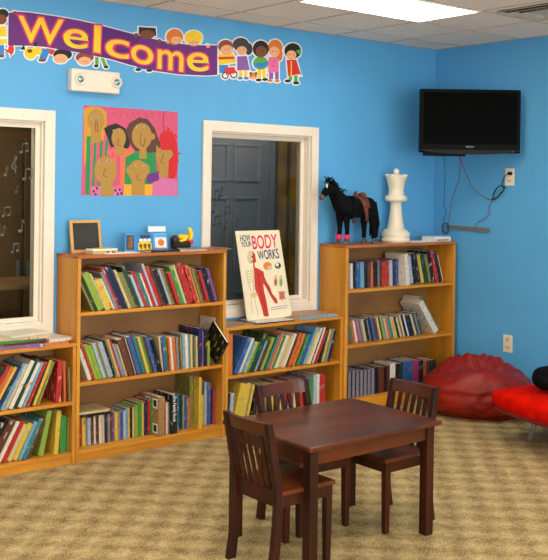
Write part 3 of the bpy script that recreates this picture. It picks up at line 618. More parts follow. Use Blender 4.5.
# ------------------------------------------------------------------ emergency light
e0 = at(95.5, 81.4, 1, -.05); e0.y = 0; w2, h2 = .168, .068
t = thing('emergency_light', 'white twin-lamp emergency light box below the Welcome banner', 'emergency light', e0)
mb = MB(); mb.hexa([(-w2,-.06,-h2),(w2,-.06,-h2),(w2,0,-h2),(-w2,0,-h2)], [(-w2,-.06,h2),(w2,-.06,h2),(w2,0,h2),(-w2,0,h2)]); mb.build('housing', WHITE, t, bevel=.008)
for sx_, nm in ((-.112, 'lamp'), (.142, 'lamp')):
    rg = MB(); prof = [(.035,0),(.037,.008),(.03,.014),(.024,.01)]; rg.lathe(prof, n=20); o = rg.build(nm, WHITE, t); o.rotation_euler = (PI/2, 0, 0); o.location = (sx_, -.06, .004)
    ln_ = MB(); ln_.ball((0,0,.01), (.022,.022,.010), 14, 8); ln_.build('lens', mat('clear_lens', (150,190,190), .1, .3, 60, metal=.6), o)

# ------------------------------------------------------------------ human body book on the low bookcase
bl_, br_ = at(247, 317.2, 2, .7065+.016), at(291.6, 312.6, 2, .7065+.016)
bl_ = Vector((bl_.x, (bl_.y+br_.y)/2, bl_.z)) if abs(bl_.y-br_.y) < .05 else bl_
yb = -.150; b_l, b_r = at(247, 317.2, 1, yb), at(291.6, 312.6, 1, yb)
zb_ = HC+.0154; wv = Vector((1, 0, 0)); top_y = -.030
# plane through the bottom edge (z = zb_, y = yb) leaning back to the window trim
hz = 1.335; hv = Vector((0, top_y-yb, hz-zb_)); nrm = Vector((0, -(hz-zb_), top_y-yb)).normalized(); p0 = Vector((b_l.x, yb, zb_))
BP = lambda u, v: atp(u, v, p0, nrm)
q4 = [BP(235.4,231.2), BP(279.1,229.8), BP(291.7,312.5), BP(247,317)]
r0 = Vector(((q4[2].x+q4[3].x)/2, yb, zb_))
hb = thing('standing_book', 'big cream human body book propped up against the right window', 'book', r0)
mn = min(q4[2].z, q4[3].z); 
xl, xr = (q4[0].x+q4[3].x)/2, (q4[1].x+q4[2].x)/2; ztop = (q4[0].z+q4[1].z)/2
def onp(x, s): return Vector((x, yb, zb_)) + hv*s
st = (ztop-zb_)/(hz-zb_)
skew = (q4[0].x-q4[3].x+q4[1].x-q4[2].x)/2
c4 = [onp(q4[3].x, .0), onp(q4[2].x, 0), onp(q4[1].x, st), onp(q4[0].x, st)]
c_cream = mat('cream_card', (236,222,190), .5, .05, 8)
MB().prism(c4, -nrm*.008).build('board', c_cream, hb, off=r0, bevel=.0008)
c_navy = pm('navy', (30,36,96)); c_rose = pm('rose', (222,36,88)); c_musc = pm('muscle_red', (196,48,26)); c_musd = pm('muscle_dark', (150,30,20)); c_bone = pm('bone', (206,190,146))
for txt, q, M in (('HOW', ((239.8,235),(250,234.5),(250.5,241.2),(240.4,241.7)), c_navy), ('YOUR', ((240.7,242.2),(251,241.2),(251.7,246.4),(241.3,247.3)), c_navy), ('BODY', ((251,236),(276.3,233.6),(278,247.4),(253,249.6)), c_rose), ('WORKS', ((256.5,251),(277.6,248.3),(279.5,258.3),(258.6,260)), c_navy)):
    lettering('title_text', M, txt, q, BP, nrm, .0012, hb, r0, .015)
ZB = lambda X, Y: (230+X*.1786, 225+Y*.1786)
fl = Flat(lambda X, Y: BP(*ZB(X, Y)), nrm, .0004, .0004)
fl.ell(c_bone, 116, 180, 20, 38, 1); fl.poly(c_musc, [(126,145),(140,165),(146,205),(136,215),(140,240),(130,238)], 2); fl.ell(c_drk, 124, 178, 4, 6, 3); fl.ell(c_drk, 124, 205, 8, 3, 3)
fl.poly(c_musc, [(133,235),(160,245),(188,262),(192,290),(205,320),(222,345),(236,385),(262,415),(268,438),(255,440),(240,420),(222,390),(205,355),(186,325),(190,370),(202,420),(218,512),(190,512),(175,455),(158,400),(140,360),(136,300)], 1)
fl.line(c_musd, [(160,275),(165,350),(190,440),(204,505)], 5, 2); fl.line(c_musd, [(188,290),(215,350),(240,400)], 4, 2); fl.line(c_musd, [(140,270),(185,285)], 4, 2)
for k in range(5): fl.line(c_bone, [(92+k,262+k*15),(132,255+k*14)], 5, 1)
fl.line(c_bone, [(128,245),(134,400)], 5, 1); fl.line(c_bone, [(92,250),(96,300),(118,370)], 5, 1); fl.ell(c_bone, 134, 392, 20, 16, 1); fl.line(c_bone, [(134,400),(150,470),(158,512)], 5, 1); fl.line(c_bone, [(118,380),(120,440),(125,500)], 4, 1)
fl.ell(c_org, 210, 230, 24, 22, 1); fl.ell(c_bone, 222, 240, 14, 12, 2); fl.ell(c_drk, 268, 228, 17, 18, 1); fl.ell(c_wht, 264, 222, 8, 9, 2); fl.ell(c_grn, 272, 240, 8, 7, 2)
fl.ell(c_bone, 255, 312, 11, 34, 1); fl.ell(c_bone, 284, 315, 11, 34, 1); fl.ell(c_musc, 255, 320, 6, 20, 2); fl.ell(c_grn, 285, 322, 6, 22, 2)
fl.ell(c_org, 290, 395, 16, 26, 1); fl.line(c_musc, [(270,372),(312,415)], 5, 2); fl.line(c_musc, [(308,372),(276,415)], 5, 2); fl.ell(c_blu, 292, 398, 6, 10, 3)
for y in (462, 474): fl.line(c_lil, [(230,y),(320,y-12)], 3, 1)
fl.build('cover_picture', hb, r0)

# ------------------------------------------------------------------ things on top of the bookcase under the painting
ZA = 1.2204
cb0 = at(87, 250, 1, -.09)
t = thing('chalkboard', 'small wood-framed chalkboard leaning on the wall atop the tall bookcase', 'chalkboard', (-3.232, -.075, ZA)); t.rotation_euler = (-.18, 0, 0)
cw, chh = .21, .20
mb = MB(); mb.box(-cw/2, -cw/2+.018, -.008, .008, 0, chh); mb.box(cw/2-.018, cw/2, -.008, .008, 0, chh); mb.box(-cw/2+.018, cw/2-.018, -.008, .008, 0, .018); mb.box(-cw/2+.018, cw/2-.018, -.008, .008, chh-.018, chh); mb.build('frame', mat('light_wood', (206,160,92), .5, .12, 12), t, bevel=.002)
MB().box(-cw/2+.018, cw/2-.018, -.004, .006, .018, chh-.018).build('slate', SLATE, t)
o = thing('flat_box', 'small tan and white box lying in front of the chalkboard', 'box', (-3.20, -.20, ZA), .05)
box('base', mat('tan_card', (206,178,118), .6), -.085, .085, -.04, .04, 0, .026, o, .002); box('lid', PAPER, -.087, .087, -.042, .042, .02, .030, o, .002)
box('end_label', mat('printed_label', (90,80,70), .7, .3, 90, thr=(.45,.5), col2=(225,215,195)), .01, .07, -.0435, -.0415, .003, .019, o)
tag(MB().box(-.05, .05, -.03, .03, 0, .004).build('eraser_cloth', mat('lime_felt', (186,176,30), .8)), 'yellow green cloth lying on the tan box by the chalkboard', 'cloth').location = (-3.19, -.2, ZA+.0305)
bl = mat('sky_blue_card', (28,136,204), .5, .08)
def packet(loc, rz, w, h, d, lab, face):
    t = thing('picture_box', lab, 'box', loc, rz, 'blue picture boxes'); box('carton', bl, -w/2, w/2, -d/2, d/2, 0, h, t, .001)
    f = Flat(lambda X, Y: Vector((X*w, -d/2, Y*h)), (0,-1,0), .0003, .0005)
    if face == 0:
        f.poly(c_drk, rc(-.36,.12,.3,.9), 1)
        for y in (.3, .5, .72): f.ell(c_brn, -.03, y, .2, .1, 2); f.ell(mat('print_olive', (110,120,60), .6), .08, y+.05, .1, .06, 3)
    else:
        f.poly(c_drk, rc(-.3,.78,.3,.95), 1); f.poly(c_yel, [(-.4,.1),(.42,.1),(.4,.45),(.2,.62),(-.2,.62),(-.42,.45)], 1)
        for x in (-.25, 0, .25): f.ell(c_wht, x, .66, .11, .08, 2); f.ell(c_brn, x, .34, .1, .12, 2); f.ell(c_blk, x+.03, .2, .05, .05, 3)
    f.build('front_picture', t); return t
k1 = at(130, 248, 1, -.14).x; k2 = at(143, 248, 1, -.14).x; k3 = at(160, 248, 1, -.12).x
packet((k1, -.14, ZA), -.35, .075, .115, .03, 'narrow blue picture box standing left of the yellow-fronted one', 0)
packet((k2, -.15, ZA), -.1, .115, .11, .03, 'blue picture box with yellow front, beside the white card holder', 1)
t = thing('card_holder', 'blue and white card holder standing beside the fruit basket', 'card holder', (k3, -.10, ZA), -.1); t.rotation_euler = (-.16, 0, -.1)
box('back_card', PAPER, -.062, .062, 0, .008, 0, .155, t, .002); box('pocket', mat('pale_blue_plastic', (96,164,220), .3, .05), -.060, .060, -.02, -.001, .0, .105, t, .002)
box('leaflet', PAPER, -.03, .05, -.0225, -.0205, .015, .08, t); MB().prism([(.012+.022*math.cos(a*PI/8), -.0228, .048+.022*math.sin(a*PI/8)) for a in range(16)], (0,-.0006,0)).build('printed_picture', c_org, t)
box('blue_band', bl, -.066, .066, -.0012, -.0002, .108, .12, t)
# basket of toy fruit
kx = at(181.5, 245, 1, -.13).x
t = thing('fruit_basket', 'small dark basket heaped with yellow and red toy fruit', 'basket', (kx, -.12, ZA)); t.scale = (.86, .86, .74)
MB().lathe([(.055,0),(.075,.02),(.08,.075),(.074,.08),(.066,.03),(.0,.012)], n=20).build('bowl', mat('dark_wicker', (44,30,26), .8, .4, 70, bump=.8), t)
mb = MB(); mb.ball((-.05,.0,.085), (.04,.04,.045), 12, 8); mb.build('toy_fruit', mat('dark_plum', (46,24,24), .5), t)
for pts, M in (([(.0,-.03,.07),(.05,-.04,.09),(.075,-.03,.14),(.06,-.02,.175)], c_yel), ([(.03,.0,.08),(.07,.0,.11),(.085,.0,.16),(.07,.0,.19)], c_yel), ([(-.045,-.05,.075),(-.01,-.06,.09),(.02,-.055,.13)], c_yel)):
    MB().tube(smoothpath(pts, 4), [.006]+[.016]*(3*len(pts)-3)*1 + [.016]*(len(smoothpath(pts, 4))-2-(3*len(pts)-3)) + [.006], 10).build('banana', M, t)
MB().ball((-.01,-.03,.115), (.034,.03,.026), 14, 10).build('toy_fruit', c_yel, t); MB().ball((.015,-.045,.085), .026, 14, 10).build('toy_fruit', c_red, t); MB().ball((-.025,-.05,.08), .022, 14, 10).build('toy_fruit', c_org, t); MB().ball((.055,-.055,.07), .02, 14, 10).build('toy_fruit', c_red, t)
MGA = 'flat papers on the bookcase under the painting'
def sheet(x, y, z, w, d, rz, t_, M, lab, nm='paper_sheet', cat='paper'):
    o = MB().box(-w/2, w/2, -d/2, d/2, 0, t_).build(nm, M); o.location = (x, y, z); o.rotation_euler = (0, 0, rz); return tag(o, lab, cat)
sheet(at(118,249,1,-.2).x, -.2, ZA, .24, .11, .05, .004, PAPER, 'white sheets lying flat between chalkboard and blue boxes')
flat_book(at(160,248,1,-.2).x, -.215, ZA, .23, .10, .012, .06, 'K', 'E', 'black magazine lying in front of the card holder', 'magazine', None, name='magazine')
flat_book(at(188,247,1,-.2).x, -.215, ZA, .2, .10, .008, -.04, 'C', 'S', 'cream magazine lying in front of the fruit basket', 'magazine', None, name='magazine')
flat_book(at(191,247,1,-.2).x, -.21, ZA+.0082, .16, .10, .009, .1, 'E', 'K', 'grey magazine lying on the cream one by the fruit basket', 'magazine', None, name='magazine')
flat_book(at(213,246.5,1,-.2).x, -.19, ZA, .22, .15, .006, .0, 'G', 'C', 'green magazine overhanging the right end of the tall bookcase', 'magazine', None, name='magazine')
flat_book(at(212,246.5,1,-.2).x, -.185, ZA+.0062, .2, .14, .005, .12, 'R', 'W', 'red and white magazine lying on the overhanging green one', 'magazine', None, name='magazine')

# ------------------------------------------------------------------ chess queen, horse, console on the corner bookcase
ZD = 1.2189; qy = -.13
qx = at(395.5, 240, 1, qy).x; sc = 1/127.5   # metres per photo pixel there
prof_px = [(15.2,0),(15.2,3.5),(13.8,5),(14.8,7),(15.0,9),(12.5,12),(8.8,14.5),(8.3,19),(7.6,22),(6.4,30),(5.6,40),(6.2,42),(10.8,42.5),(11.8,45),(10.8,48),(7.5,49.5),(8.6,51.5),(7.4,53),(8,56),(9.2,62),(10.8,67),(11.2,69),(10.2,70),(7,69.6),(3.2,71),(2.4,72),(3.2,73.2),(3.2,75),(1.8,76.6),(.3,77)]
t = thing('chess_queen', 'giant ivory plastic chess queen standing on the corner bookcase', 'chess piece', (qx, qy, ZD))
f_ = (at(395,168,1,qy).z-ZD)/77
MB().lathe([(max(r,.05)*f_, z*f_) for r, z in prof_px], n=40).build('turned_body', IVORY, t)
mb = MB()
for k in range(9):
    a = 2*PI*k/9; mb.ball((10.3*f_*math.cos(a), 10.3*f_*math.sin(a), 69.3*f_), (1.9*f_,1.9*f_,1.5*f_), 10, 6)
mb.build('crown_points', IVORY, t)

hy = -.155; hp = lambda u, v, dy=0: at(u, v, 1, hy) + Vector((0, dy, 0))
h0 = Vector((hp(352,240).x, hy, ZD))
ht = thing('toy_horse', 'black plush toy horse with brown saddle standing beside the chess queen', 'toy horse', h0)
def skin(name, M, pts, edges, rad, parent, off, sub=2):
    me = bpy.data.meshes.new(name); me.from_pydata([p-off for p in pts], edges, []); o = bpy.data.objects.new(name, me); COL.objects.link(o)
    o.modifiers.new('skin', 'SKIN'); sv = me.skin_vertices[0].data
    for i, r in enumerate(rad): sv[i].radius = (r, r) if not isinstance(r, tuple) else r
    sv[0].use_root = True
    md = o.modifiers.new('sub', 'SUBSURF'); md.levels = sub; md.render_levels = sub
    dg = bpy.context.evaluated_depsgraph_get(); dg.update(); me2 = bpy.data.meshes.new_from_object(o.evaluated_get(dg)); me2.name = name
    me2.materials.clear(); me2.materials.append(M)
    for p in me2.polygons: p.use_smooth = True
    o.modifiers.clear(); o.data = me2; o.parent = parent; return o
u_ = .0078
V_ = [hp(354,208.5), hp(345.5,207.5), hp(341,203), hp(335.5,195), hp(330.5,188), hp(326.6,190.5), hp(322.5,196.5),
      hp(362,207), hp(370,206),
      hp(344,214,-.022), hp(345,224,-.02), hp(345.4,232,-.02), hp(344.8,238.5,-.02),
      hp(342.5,214,.03), hp(342.5,224,.03), hp(342.4,232,.03), hp(341.4,238.5,.03),
      hp(370,214,-.025), hp(370,224,-.025), hp(372,231,-.025), hp(372.5,238.5,-.025),
      hp(368,214,.03), hp(366.5,224,.03), hp(367,231,.03), hp(366.5,238.5,.03)]
E_ = [(0,1),(1,2),(2,3),(3,4),(4,5),(5,6),(0,7),(7,8),(1,9),(9,10),(10,11),(11,12),(1,13),(13,14),(14,15),(15,16),(7,17),(17,18),(18,19),(19,20),(7,21),(21,22),(22,23),(23,24)]
R_ = [11,11.2,9.6,6.8,5.6,4.6,3.1, 11.4,9.2, 4.6,2.9,2.3,2.4, 4.6,2.9,2.3,2.4, 5.6,3.2,2.4,2.4, 5.6,3.2,2.4,2.4]
skin('body', HORSE, V_, E_, [r*u_ for r in R_], ht, h0)
mb = MB()
for dy in (-.018, .018):
    c = hp(331.5, 180.5, dy)-h0; mb.tube([c+Vector((.004,0,-.03)), c+Vector((0,0,-.005)), c+Vector((-.004,0,.022))], [.012,.010,.002], 8)
mb.build('ears', HORSE, ht)
MB().ball(hp(321.8,197.3)-h0, (.020,.023,.022), 12, 8).build('muzzle', TAN, ht)
mb = MB(); mb.ball(hp(324.8,186)-h0+Vector((-.006,-.030,0)), (.007,.007,.016), 10, 8); mb.build('white_eye_patch', PAPER, ht)
# shaggy mane and tail as locks
rnd = random.Random(3); mb = MB()
for k in range(46):
    f = k/45; u = 330+f*18; v = 180+f*20+ (3 if f > .6 else 0); p = hp(u, v, rnd.uniform(-.02,.02))-h0+Vector((.012,0,-.012))
    d = Vector((rnd.uniform(.0,.035), rnd.uniform(-.03,.03), rnd.uniform(.004,.03))); mb.tube([p, p+d*.6, p+d+Vector((.015, 0, -.025))], [.007,.006,.002], 5)
for k in range(12):
    p = hp(rnd.uniform(326,331), rnd.uniform(178.5,182), rnd.uniform(-.02,.02))-h0; d = Vector((rnd.uniform(-.02,.02), rnd.uniform(-.02,.02), rnd.uniform(.005,.02))); mb.tube([p-Vector((0,0,.012)), p+d*.6, p+d], [.006,.005,.002], 5)
for k in range(10):
    p = hp(331+rnd.uniform(0,3), 190+rnd.uniform(-3,6), -.045)-h0; mb.tube([p+Vector((.01,.01,.02)), p, p+Vector((-.005,-.008,-.05))], [.007,.006,.002], 5)
mb.build('mane', HORSE, ht)
mb = MB()
for k in range(26):
    p = hp(372+rnd.uniform(-1.5,2), 203+rnd.uniform(-2,3), rnd.uniform(-.018,.018))-h0; L_ = rnd.uniform(.19,.262); w = rnd.uniform(-.01,.025)
    mb.tube([p, p+Vector((.022+w*.4, rnd.uniform(-.01,.01), -L_*.3)), p+Vector((.02+w, rnd.uniform(-.02,.02), -L_*.65)), p+Vector((.004+w, rnd.uniform(-.02,.02), -L_))], [.011,.016,.015,.005], 6)
mb.build('tail', HORSE, ht)
for i in (12, 16, 20, 24):
    p = V_[i]-h0; MB().hexa([(p.x-.03,p.y-.02,0.0),(p.x+.02,p.y-.02,0.0),(p.x+.02,p.y+.02,0.0),(p.x-.03,p.y+.02,0.0)], [(p.x-.016,p.y-.016,.03),(p.x+.016,p.y-.016,.034),(p.x+.016,p.y+.016,.034),(p.x-.016,p.y+.016,.03)]).build('hoof', HOOF, ht, bevel=.004)
    if i in (12, 16): MB().tube([(p.x,p.y,.034),(p.x,p.y,.052),(p.x,p.y,.072)], [.019,.024,.019], 14).build('leg_wrap', PINKW, ht)
s0 = hp(352,209)-h0; mb = MB(); ru, rv_ = .083, .094
def sad(a, x, k=1.0): return Vector((s0.x+x, -math.sin(a)*.089*k, s0.z+.002+math.cos(a)*.089*k))
for a0, a1, xa, xb in ((-1.5,1.5,.035,.095),):
    n_ = 14; vs = []
    for kk in (1.0, 1.06):
        for i in range(n_+1):
            a = a0+(a1-a0)*i/n_; ww = .012*math.cos(a*1.0)
            vs += [sad(a, xa-ww, kk), sad(a, (xa+xb)/2, kk-.015*math.cos(a)), sad(a, xb+ww, kk)]
    m3 = 3*(n_+1); fs = []
    for i in range(n_):
        for j in range(2): a = i*3+j; fs += [(a, a+1, a+4, a+3), (a+m3, a+3+m3, a+4+m3, a+1+m3)]
        fs += [(i*3, i*3+3, i*3+3+m3, i*3+m3), (i*3+2, i*3+2+m3, i*3+5+m3, i*3+5)]
    fs += [(0,m3,m3+1,1),(1,m3+1,m3+2,2),(n_*3,n_*3+1,n_*3+1+m3,n_*3+m3),(n_*3+1,n_*3+2,n_*3+2+m3,n_*3+1+m3)]
    mb.smooth = True; mb.add(vs, fs); mb.smooth = False
mb.ball((s0.x+.105,0,s0.z+.1), (.022,.042,.026), 12, 8); mb.ball((s0.x+.035,0,s0.z+.105), (.014,.02,.03), 10, 8)
mb.tube([(s0.x+.05,-.094,s0.z+.01),(s0.x+.06,-.098,s0.z-.05),(s0.x+.062,-.094,s0.z-.085)], [.016,.012,.014], 8)
mb.build('saddle', LEATHER, ht)
MB().tube([hp(352,219.5,0)-h0+Vector((0,-.02,0)), hp(352,222,0)-h0+Vector((0,-.02,-.008))], [.016,.01], 8).build('girth_strap', LEATHER, ht)

# white console box and papers
k = XD[1]-.11
t = thing('media_box', 'small white media box lying flat at the right end of the corner bookcase', 'media box', (k, -.19, ZD), -.04)
box('casing', mat('white_plastic', (228,226,220), .35, .03), -.105, .085, -.07, .07, 0, .04, t, .004); box('front_slot', mat('slot_grey_plastic', (120,122,112), .6), -.07, .06, -.0712, -.069, .008, .018, t)  # grey strip along the front of the casing
sheet(XD[1]-.33, -.19, ZD, .22, .12, .03, .007, PAPER, 'white paper pile lying between the chess queen and the media box', 'paper_pile')

# ------------------------------------------------------------------ wall television
TC = at(470, 122, 0, -.36); nT = Vector((-FW.x, -FW.y, 0)).normalized(); rzT = math.atan2(nT.x, -nT.y)
dep = (TC-CAM).dot(FW); TW, THh = 100.5/F*dep, 65/F*dep
t = thing('television', 'black flat screen television on a swivel arm in the corner', 'television', TC, rzT); tw, th_ = TW/2, THh/2
mb = MB(); mb.box(-tw, tw, -.012, .05, -th_+.012, th_); mb.box(-tw+.05, tw-.05, .0501, .085, -th_+.06, th_-.06); mb.build('cabinet', BLACKP, t, bevel=.006)
box('screen', SCREEN, -tw+.025, tw-.025, -.0135, -.011, -th_+.075, th_-.025, t)
mb = MB(); n_ = 16
pts = [(-tw+2*tw*i/n_, -th_+.03-.030*(math.sin(PI*i/n_)**.6)) for i in range(n_+1)]
mb.prism([(-tw, -.013, -th_+.034)]+[(x, -.013, z) for x, z in pts]+[(tw, -.013, -th_+.034)], (0,.04,0)); mb.build('lower_bezel', mat('gloss_black', (5,5,5), .25, spec=.08), t)
box('speaker_bar', BLACKP, -tw+.03, -.03, -.005, .04, -th_-.014, -th_+.01, t, .003)
mb = MB()
for k in range(7): mb.box(-.031+k*.009, -.031+k*.009+.006, -.0142, -.0130, -th_+.052, -th_+.063)
mb.build('logo', GREYP, t)
MB().box(tw-.06, tw-.052, -.0142, -.0130, -th_+.02, -th_+.026).build('standby_light', mat('red_led', (190,20,20), .4), t)
wm = at(521.5, 122, 0, 0); bk = TC - nT*.087
t = thing('television_bracket', 'black swivel arm holding the television to the right wall', 'bracket', (0, TC.y+.14, TC.z)); o_ = Vector((0, TC.y+.14, TC.z))
box('wall_plate', BLACKP, -.02, -.001, -.06, .06, -.14, .14, t, .003)
q_ = bk-o_; q_.z = 0
MB().tube([(-.02,0,0), (-.11,.07,0), q_], .018, 8).build('arm', BLACKP, t)
MB().tube([Vector((-.02,wm.y-o_.y-.0,0)), Vector((-.02,wm.y-o_.y+.1,0)), Vector((-.012,.05,0))], .009, 8).build('adjuster_rod', STEEL, t)

# ------------------------------------------------------------------ outlets, raceway, cables
def outlet(u, v, lab):
    p = at(u, v, 0, 0); t = thing('power_outlet', lab, 'outlet', p)
    box('cover_plate', CREAMP, -.006, 0, -.042, .042, -.066, .066, t, .002)
    for z in (-.03, .03): o = box('socket', mat('cream_socket', (214,202,172), .4), -.0085, -.006, -.017, .017, z-.015, z+.015, t, .001); box('slot', BLACKP, -.009, -.0084, -.009, -.006, z-.004, z+.008, o); box('slot', BLACKP, -.009, -.0084, .006, .009, z-.004, z+.008, o)
outlet(510, 177, 'cream wall outlet near the television, a black plug in it'); outlet(508, 343.5, 'cream wall outlet low on the right wall above the bean bag')
ra, rb = at(447, 226.5, 0, -.012), at(489, 230.5, 0, -.012)
o = MB().hexa([(-.022,ra.y,ra.z-.014),(-.022,rb.y,rb.z-.016),(0,rb.y,rb.z-.016),(0,ra.y,ra.z-.014)], [(-.022,ra.y,ra.z+.014),(-.022,rb.y,rb.z+.016),(0,rb.y,rb.z+.016),(0,ra.y,ra.z+.014)]).build('cable_raceway', CABLEG, bevel=.003)
tag(o, 'grey cable raceway bar on the right wall under the television', 'cable raceway')
wl = lambda u, v, x=-.012: at(u, v, 0, x)
tb = lambda u: TC + Vector((0,0,-th_-.012)) + Vector((RT0.x, RT0.y, 0))*((u-470)/F*dep) - nT*.03
def cable(lab, pts, r, M, nm='cable'): return tag(MB().tube(smoothpath(pts, 6), r, 6).build(nm, M), lab, 'cable')
cable('thin black cable hanging straight down from the television left side', [tb(445)+Vector((0,0,.0)), at(445,175,0,-.3), at(444.5,195,0,-.2), at(443.8,205,0,-.12), at(446,212,0,-.06), wl(443,221,-.03)], .0022, BLACKP)
cable('grey cable from the television down to the left end of the raceway', [tb(461), at(460.5,165,0,-.3), at(458,182,0,-.16), at(452,200,0,-.05), wl(449,220,-.03), wl(447,229,-.035)], .0042, CABLEG)
cable('grey cable curving from the television to the black coil by the outlet', [tb(461.5)+nT*.012, at(463,166,0,-.3), at(472,186,0,-.12), at(481,195,0,-.04), wl(489,199), wl(496,199), wl(501,192)], .0042, CABLEG)
cable('grey cable dropping from the black coil to the raceway right end', [wl(493,200.5,-.016), wl(489.5,206), wl(489,214), wl(483,220), wl(478,222), wl(475.5,227,-.03)], .0036, CABLEG)
pts = []
for k in range(40):
    a = k/40*2*PI*4; c_ = wl(498, 192.5, -.02); ax_ = Vector((0,-.062,.058)); pts.append(c_ + ax_*math.cos(a)*.85 + Vector((0,.022,.022))*math.sin(a)*(1-.25*(k % 10)/10) + Vector((-.008*math.sin(a*.37+k), 0, 0)))
pts += [wl(502,186,-.02), wl(503,180,-.016), wl(505.5,175.5,-.03), wl(509,173.5,-.03)]
ct = tag(MB().tube(smoothpath(pts, 3), .0034, 6).build('coiled_cable', BLACKP), 'black coiled cable plugged into the upper outlet', 'cable')
p = wl(510, 173.5, -.02); box('plug', BLACKP, p.x-.016, p.x+.0095, p.y-.013, p.y+.013, p.z-.011, p.z+.011, ct, .003)
pts = []
for k in range(26):
    a = k/26*2*PI*3; c_ = wl(445.5, 228, -.05); pts.append(c_ + Vector((math.cos(a*1.3)*.012, math.sin(a)*.03, math.cos(a)*.045)))
tag(MB().tube(smoothpath(pts, 3), .003, 6).build('cable_tangle', mat('dark_grey_cable', (54,54,56), .6)), 'tangle of dark cables behind the white media box', 'cable')

# ------------------------------------------------------------------ table and chairs
TX0, TX1, TY0, TY1, TH = -3.4146, -2.5806, -2.3673, -1.7400, .5427
t = thing('table', 'low dark mahogany children\'s table in front of the bookcases', 'table', ((TX0+TX1)/2, (TY0+TY1)/2, 0)); a, b_ = (TX1-TX0)/2, (TY1-TY0)/2
box('tabletop', MAHOG, -a, a, -b_, b_, TH-.022, TH, t, .006)
mb = MB(); ia = .038
mb.box(-a+ia, a-ia, -b_+ia, -b_+ia+.018, TH-.09, TH-.022); mb.box(-a+ia, a-ia, b_-ia-.018, b_-ia, TH-.09, TH-.022); mb.box(-a+ia, -a+ia+.018, -b_+ia+.018, b_-ia-.018, TH-.09, TH-.022); mb.box(a-ia-.018, a-ia, -b_+ia+.018, b_-ia-.018, TH-.09, TH-.022)
mb.build('apron', MAHOG, t)
for sx_ in (-1, 1):
    for sy in (-1, 1):
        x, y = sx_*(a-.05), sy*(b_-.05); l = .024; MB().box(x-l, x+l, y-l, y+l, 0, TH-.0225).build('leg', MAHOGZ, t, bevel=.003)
def make_chair():
    t = thing('chair', '', 'chair', (0,0,0)); W, D = .158, .15; SZ = .358     # faces -y; front edge at -D
    box('seat', MAHOG, -W-.004, W+.004, -D-.014, D-.012, SZ-.02, SZ, t, .005)
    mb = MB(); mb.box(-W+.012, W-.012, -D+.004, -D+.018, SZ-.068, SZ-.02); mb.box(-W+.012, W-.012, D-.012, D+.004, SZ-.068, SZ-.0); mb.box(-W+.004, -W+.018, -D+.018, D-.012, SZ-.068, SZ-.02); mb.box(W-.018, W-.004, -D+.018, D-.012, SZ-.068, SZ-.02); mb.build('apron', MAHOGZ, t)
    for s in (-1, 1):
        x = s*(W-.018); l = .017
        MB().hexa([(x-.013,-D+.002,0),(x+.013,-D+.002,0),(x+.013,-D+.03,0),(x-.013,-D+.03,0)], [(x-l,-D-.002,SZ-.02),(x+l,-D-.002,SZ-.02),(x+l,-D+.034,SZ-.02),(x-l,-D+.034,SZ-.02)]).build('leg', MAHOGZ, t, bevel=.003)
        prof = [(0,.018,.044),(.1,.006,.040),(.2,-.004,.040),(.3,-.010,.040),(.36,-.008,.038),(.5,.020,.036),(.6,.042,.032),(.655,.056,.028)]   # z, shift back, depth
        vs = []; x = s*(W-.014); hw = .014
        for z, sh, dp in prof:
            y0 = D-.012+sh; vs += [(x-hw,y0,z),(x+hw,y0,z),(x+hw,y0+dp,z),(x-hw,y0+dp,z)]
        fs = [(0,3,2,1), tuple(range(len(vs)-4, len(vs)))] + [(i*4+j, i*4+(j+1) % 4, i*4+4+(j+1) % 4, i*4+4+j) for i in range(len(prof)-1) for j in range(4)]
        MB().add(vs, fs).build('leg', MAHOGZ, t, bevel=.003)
    mb = MB(); n_ = 8; r = W-.028        # curved top rail
    for k in range(n_):
        xa, xb = -r-.002+(2*r+.004)*k/n_, -r-.002+(2*r+.004)*(k+1)/n_; f = lambda x: D+.034+.016*(1-(x/r)**2)
        mb.hexa([(xa,f(xa),.595),(xb,f(xb),.595),(xb,f(xb)+.02,.595),(xa,f(xa)+.02,.595)], [(xa,f(xa)+.014,.652),(xb,f(xb)+.014,.652),(xb,f(xb)+.032,.652),(xa,f(xa)+.032,.652)])
    mb.build('top_rail', MAHOG, t)
    for k in range(5):
        x = -r+2*r*(k+1)/6; f = D+.037+.016*(1-(x/r)**2); w = .0105
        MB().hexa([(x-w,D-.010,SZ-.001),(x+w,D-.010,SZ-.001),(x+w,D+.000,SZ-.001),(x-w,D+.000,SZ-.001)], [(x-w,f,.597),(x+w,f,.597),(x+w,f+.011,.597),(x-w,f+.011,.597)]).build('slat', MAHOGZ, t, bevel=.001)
    return t
ch = make_chair(); CG = 'chairs at the dark table'
c2 = copy_tree(ch); c3 = copy_tree(ch)
for o, x, y, rz, lab in ((ch, -3.368, -2.14, PI/2, 'dark wooden slat-back child chair nearest the camera, at the table\'s left end'),
                         (c2, -2.990, -1.86, -.06, 'dark wooden child chair behind the table, facing the camera'),
                         (c3, -2.645, -2.055, -PI/2, 'dark wooden slat-back child chair at the table end nearest the red bean bag')):
    o.location = (x, y, 0); o.rotation_euler = (0, 0, rz); tag(o, lab, 'chair', CG)

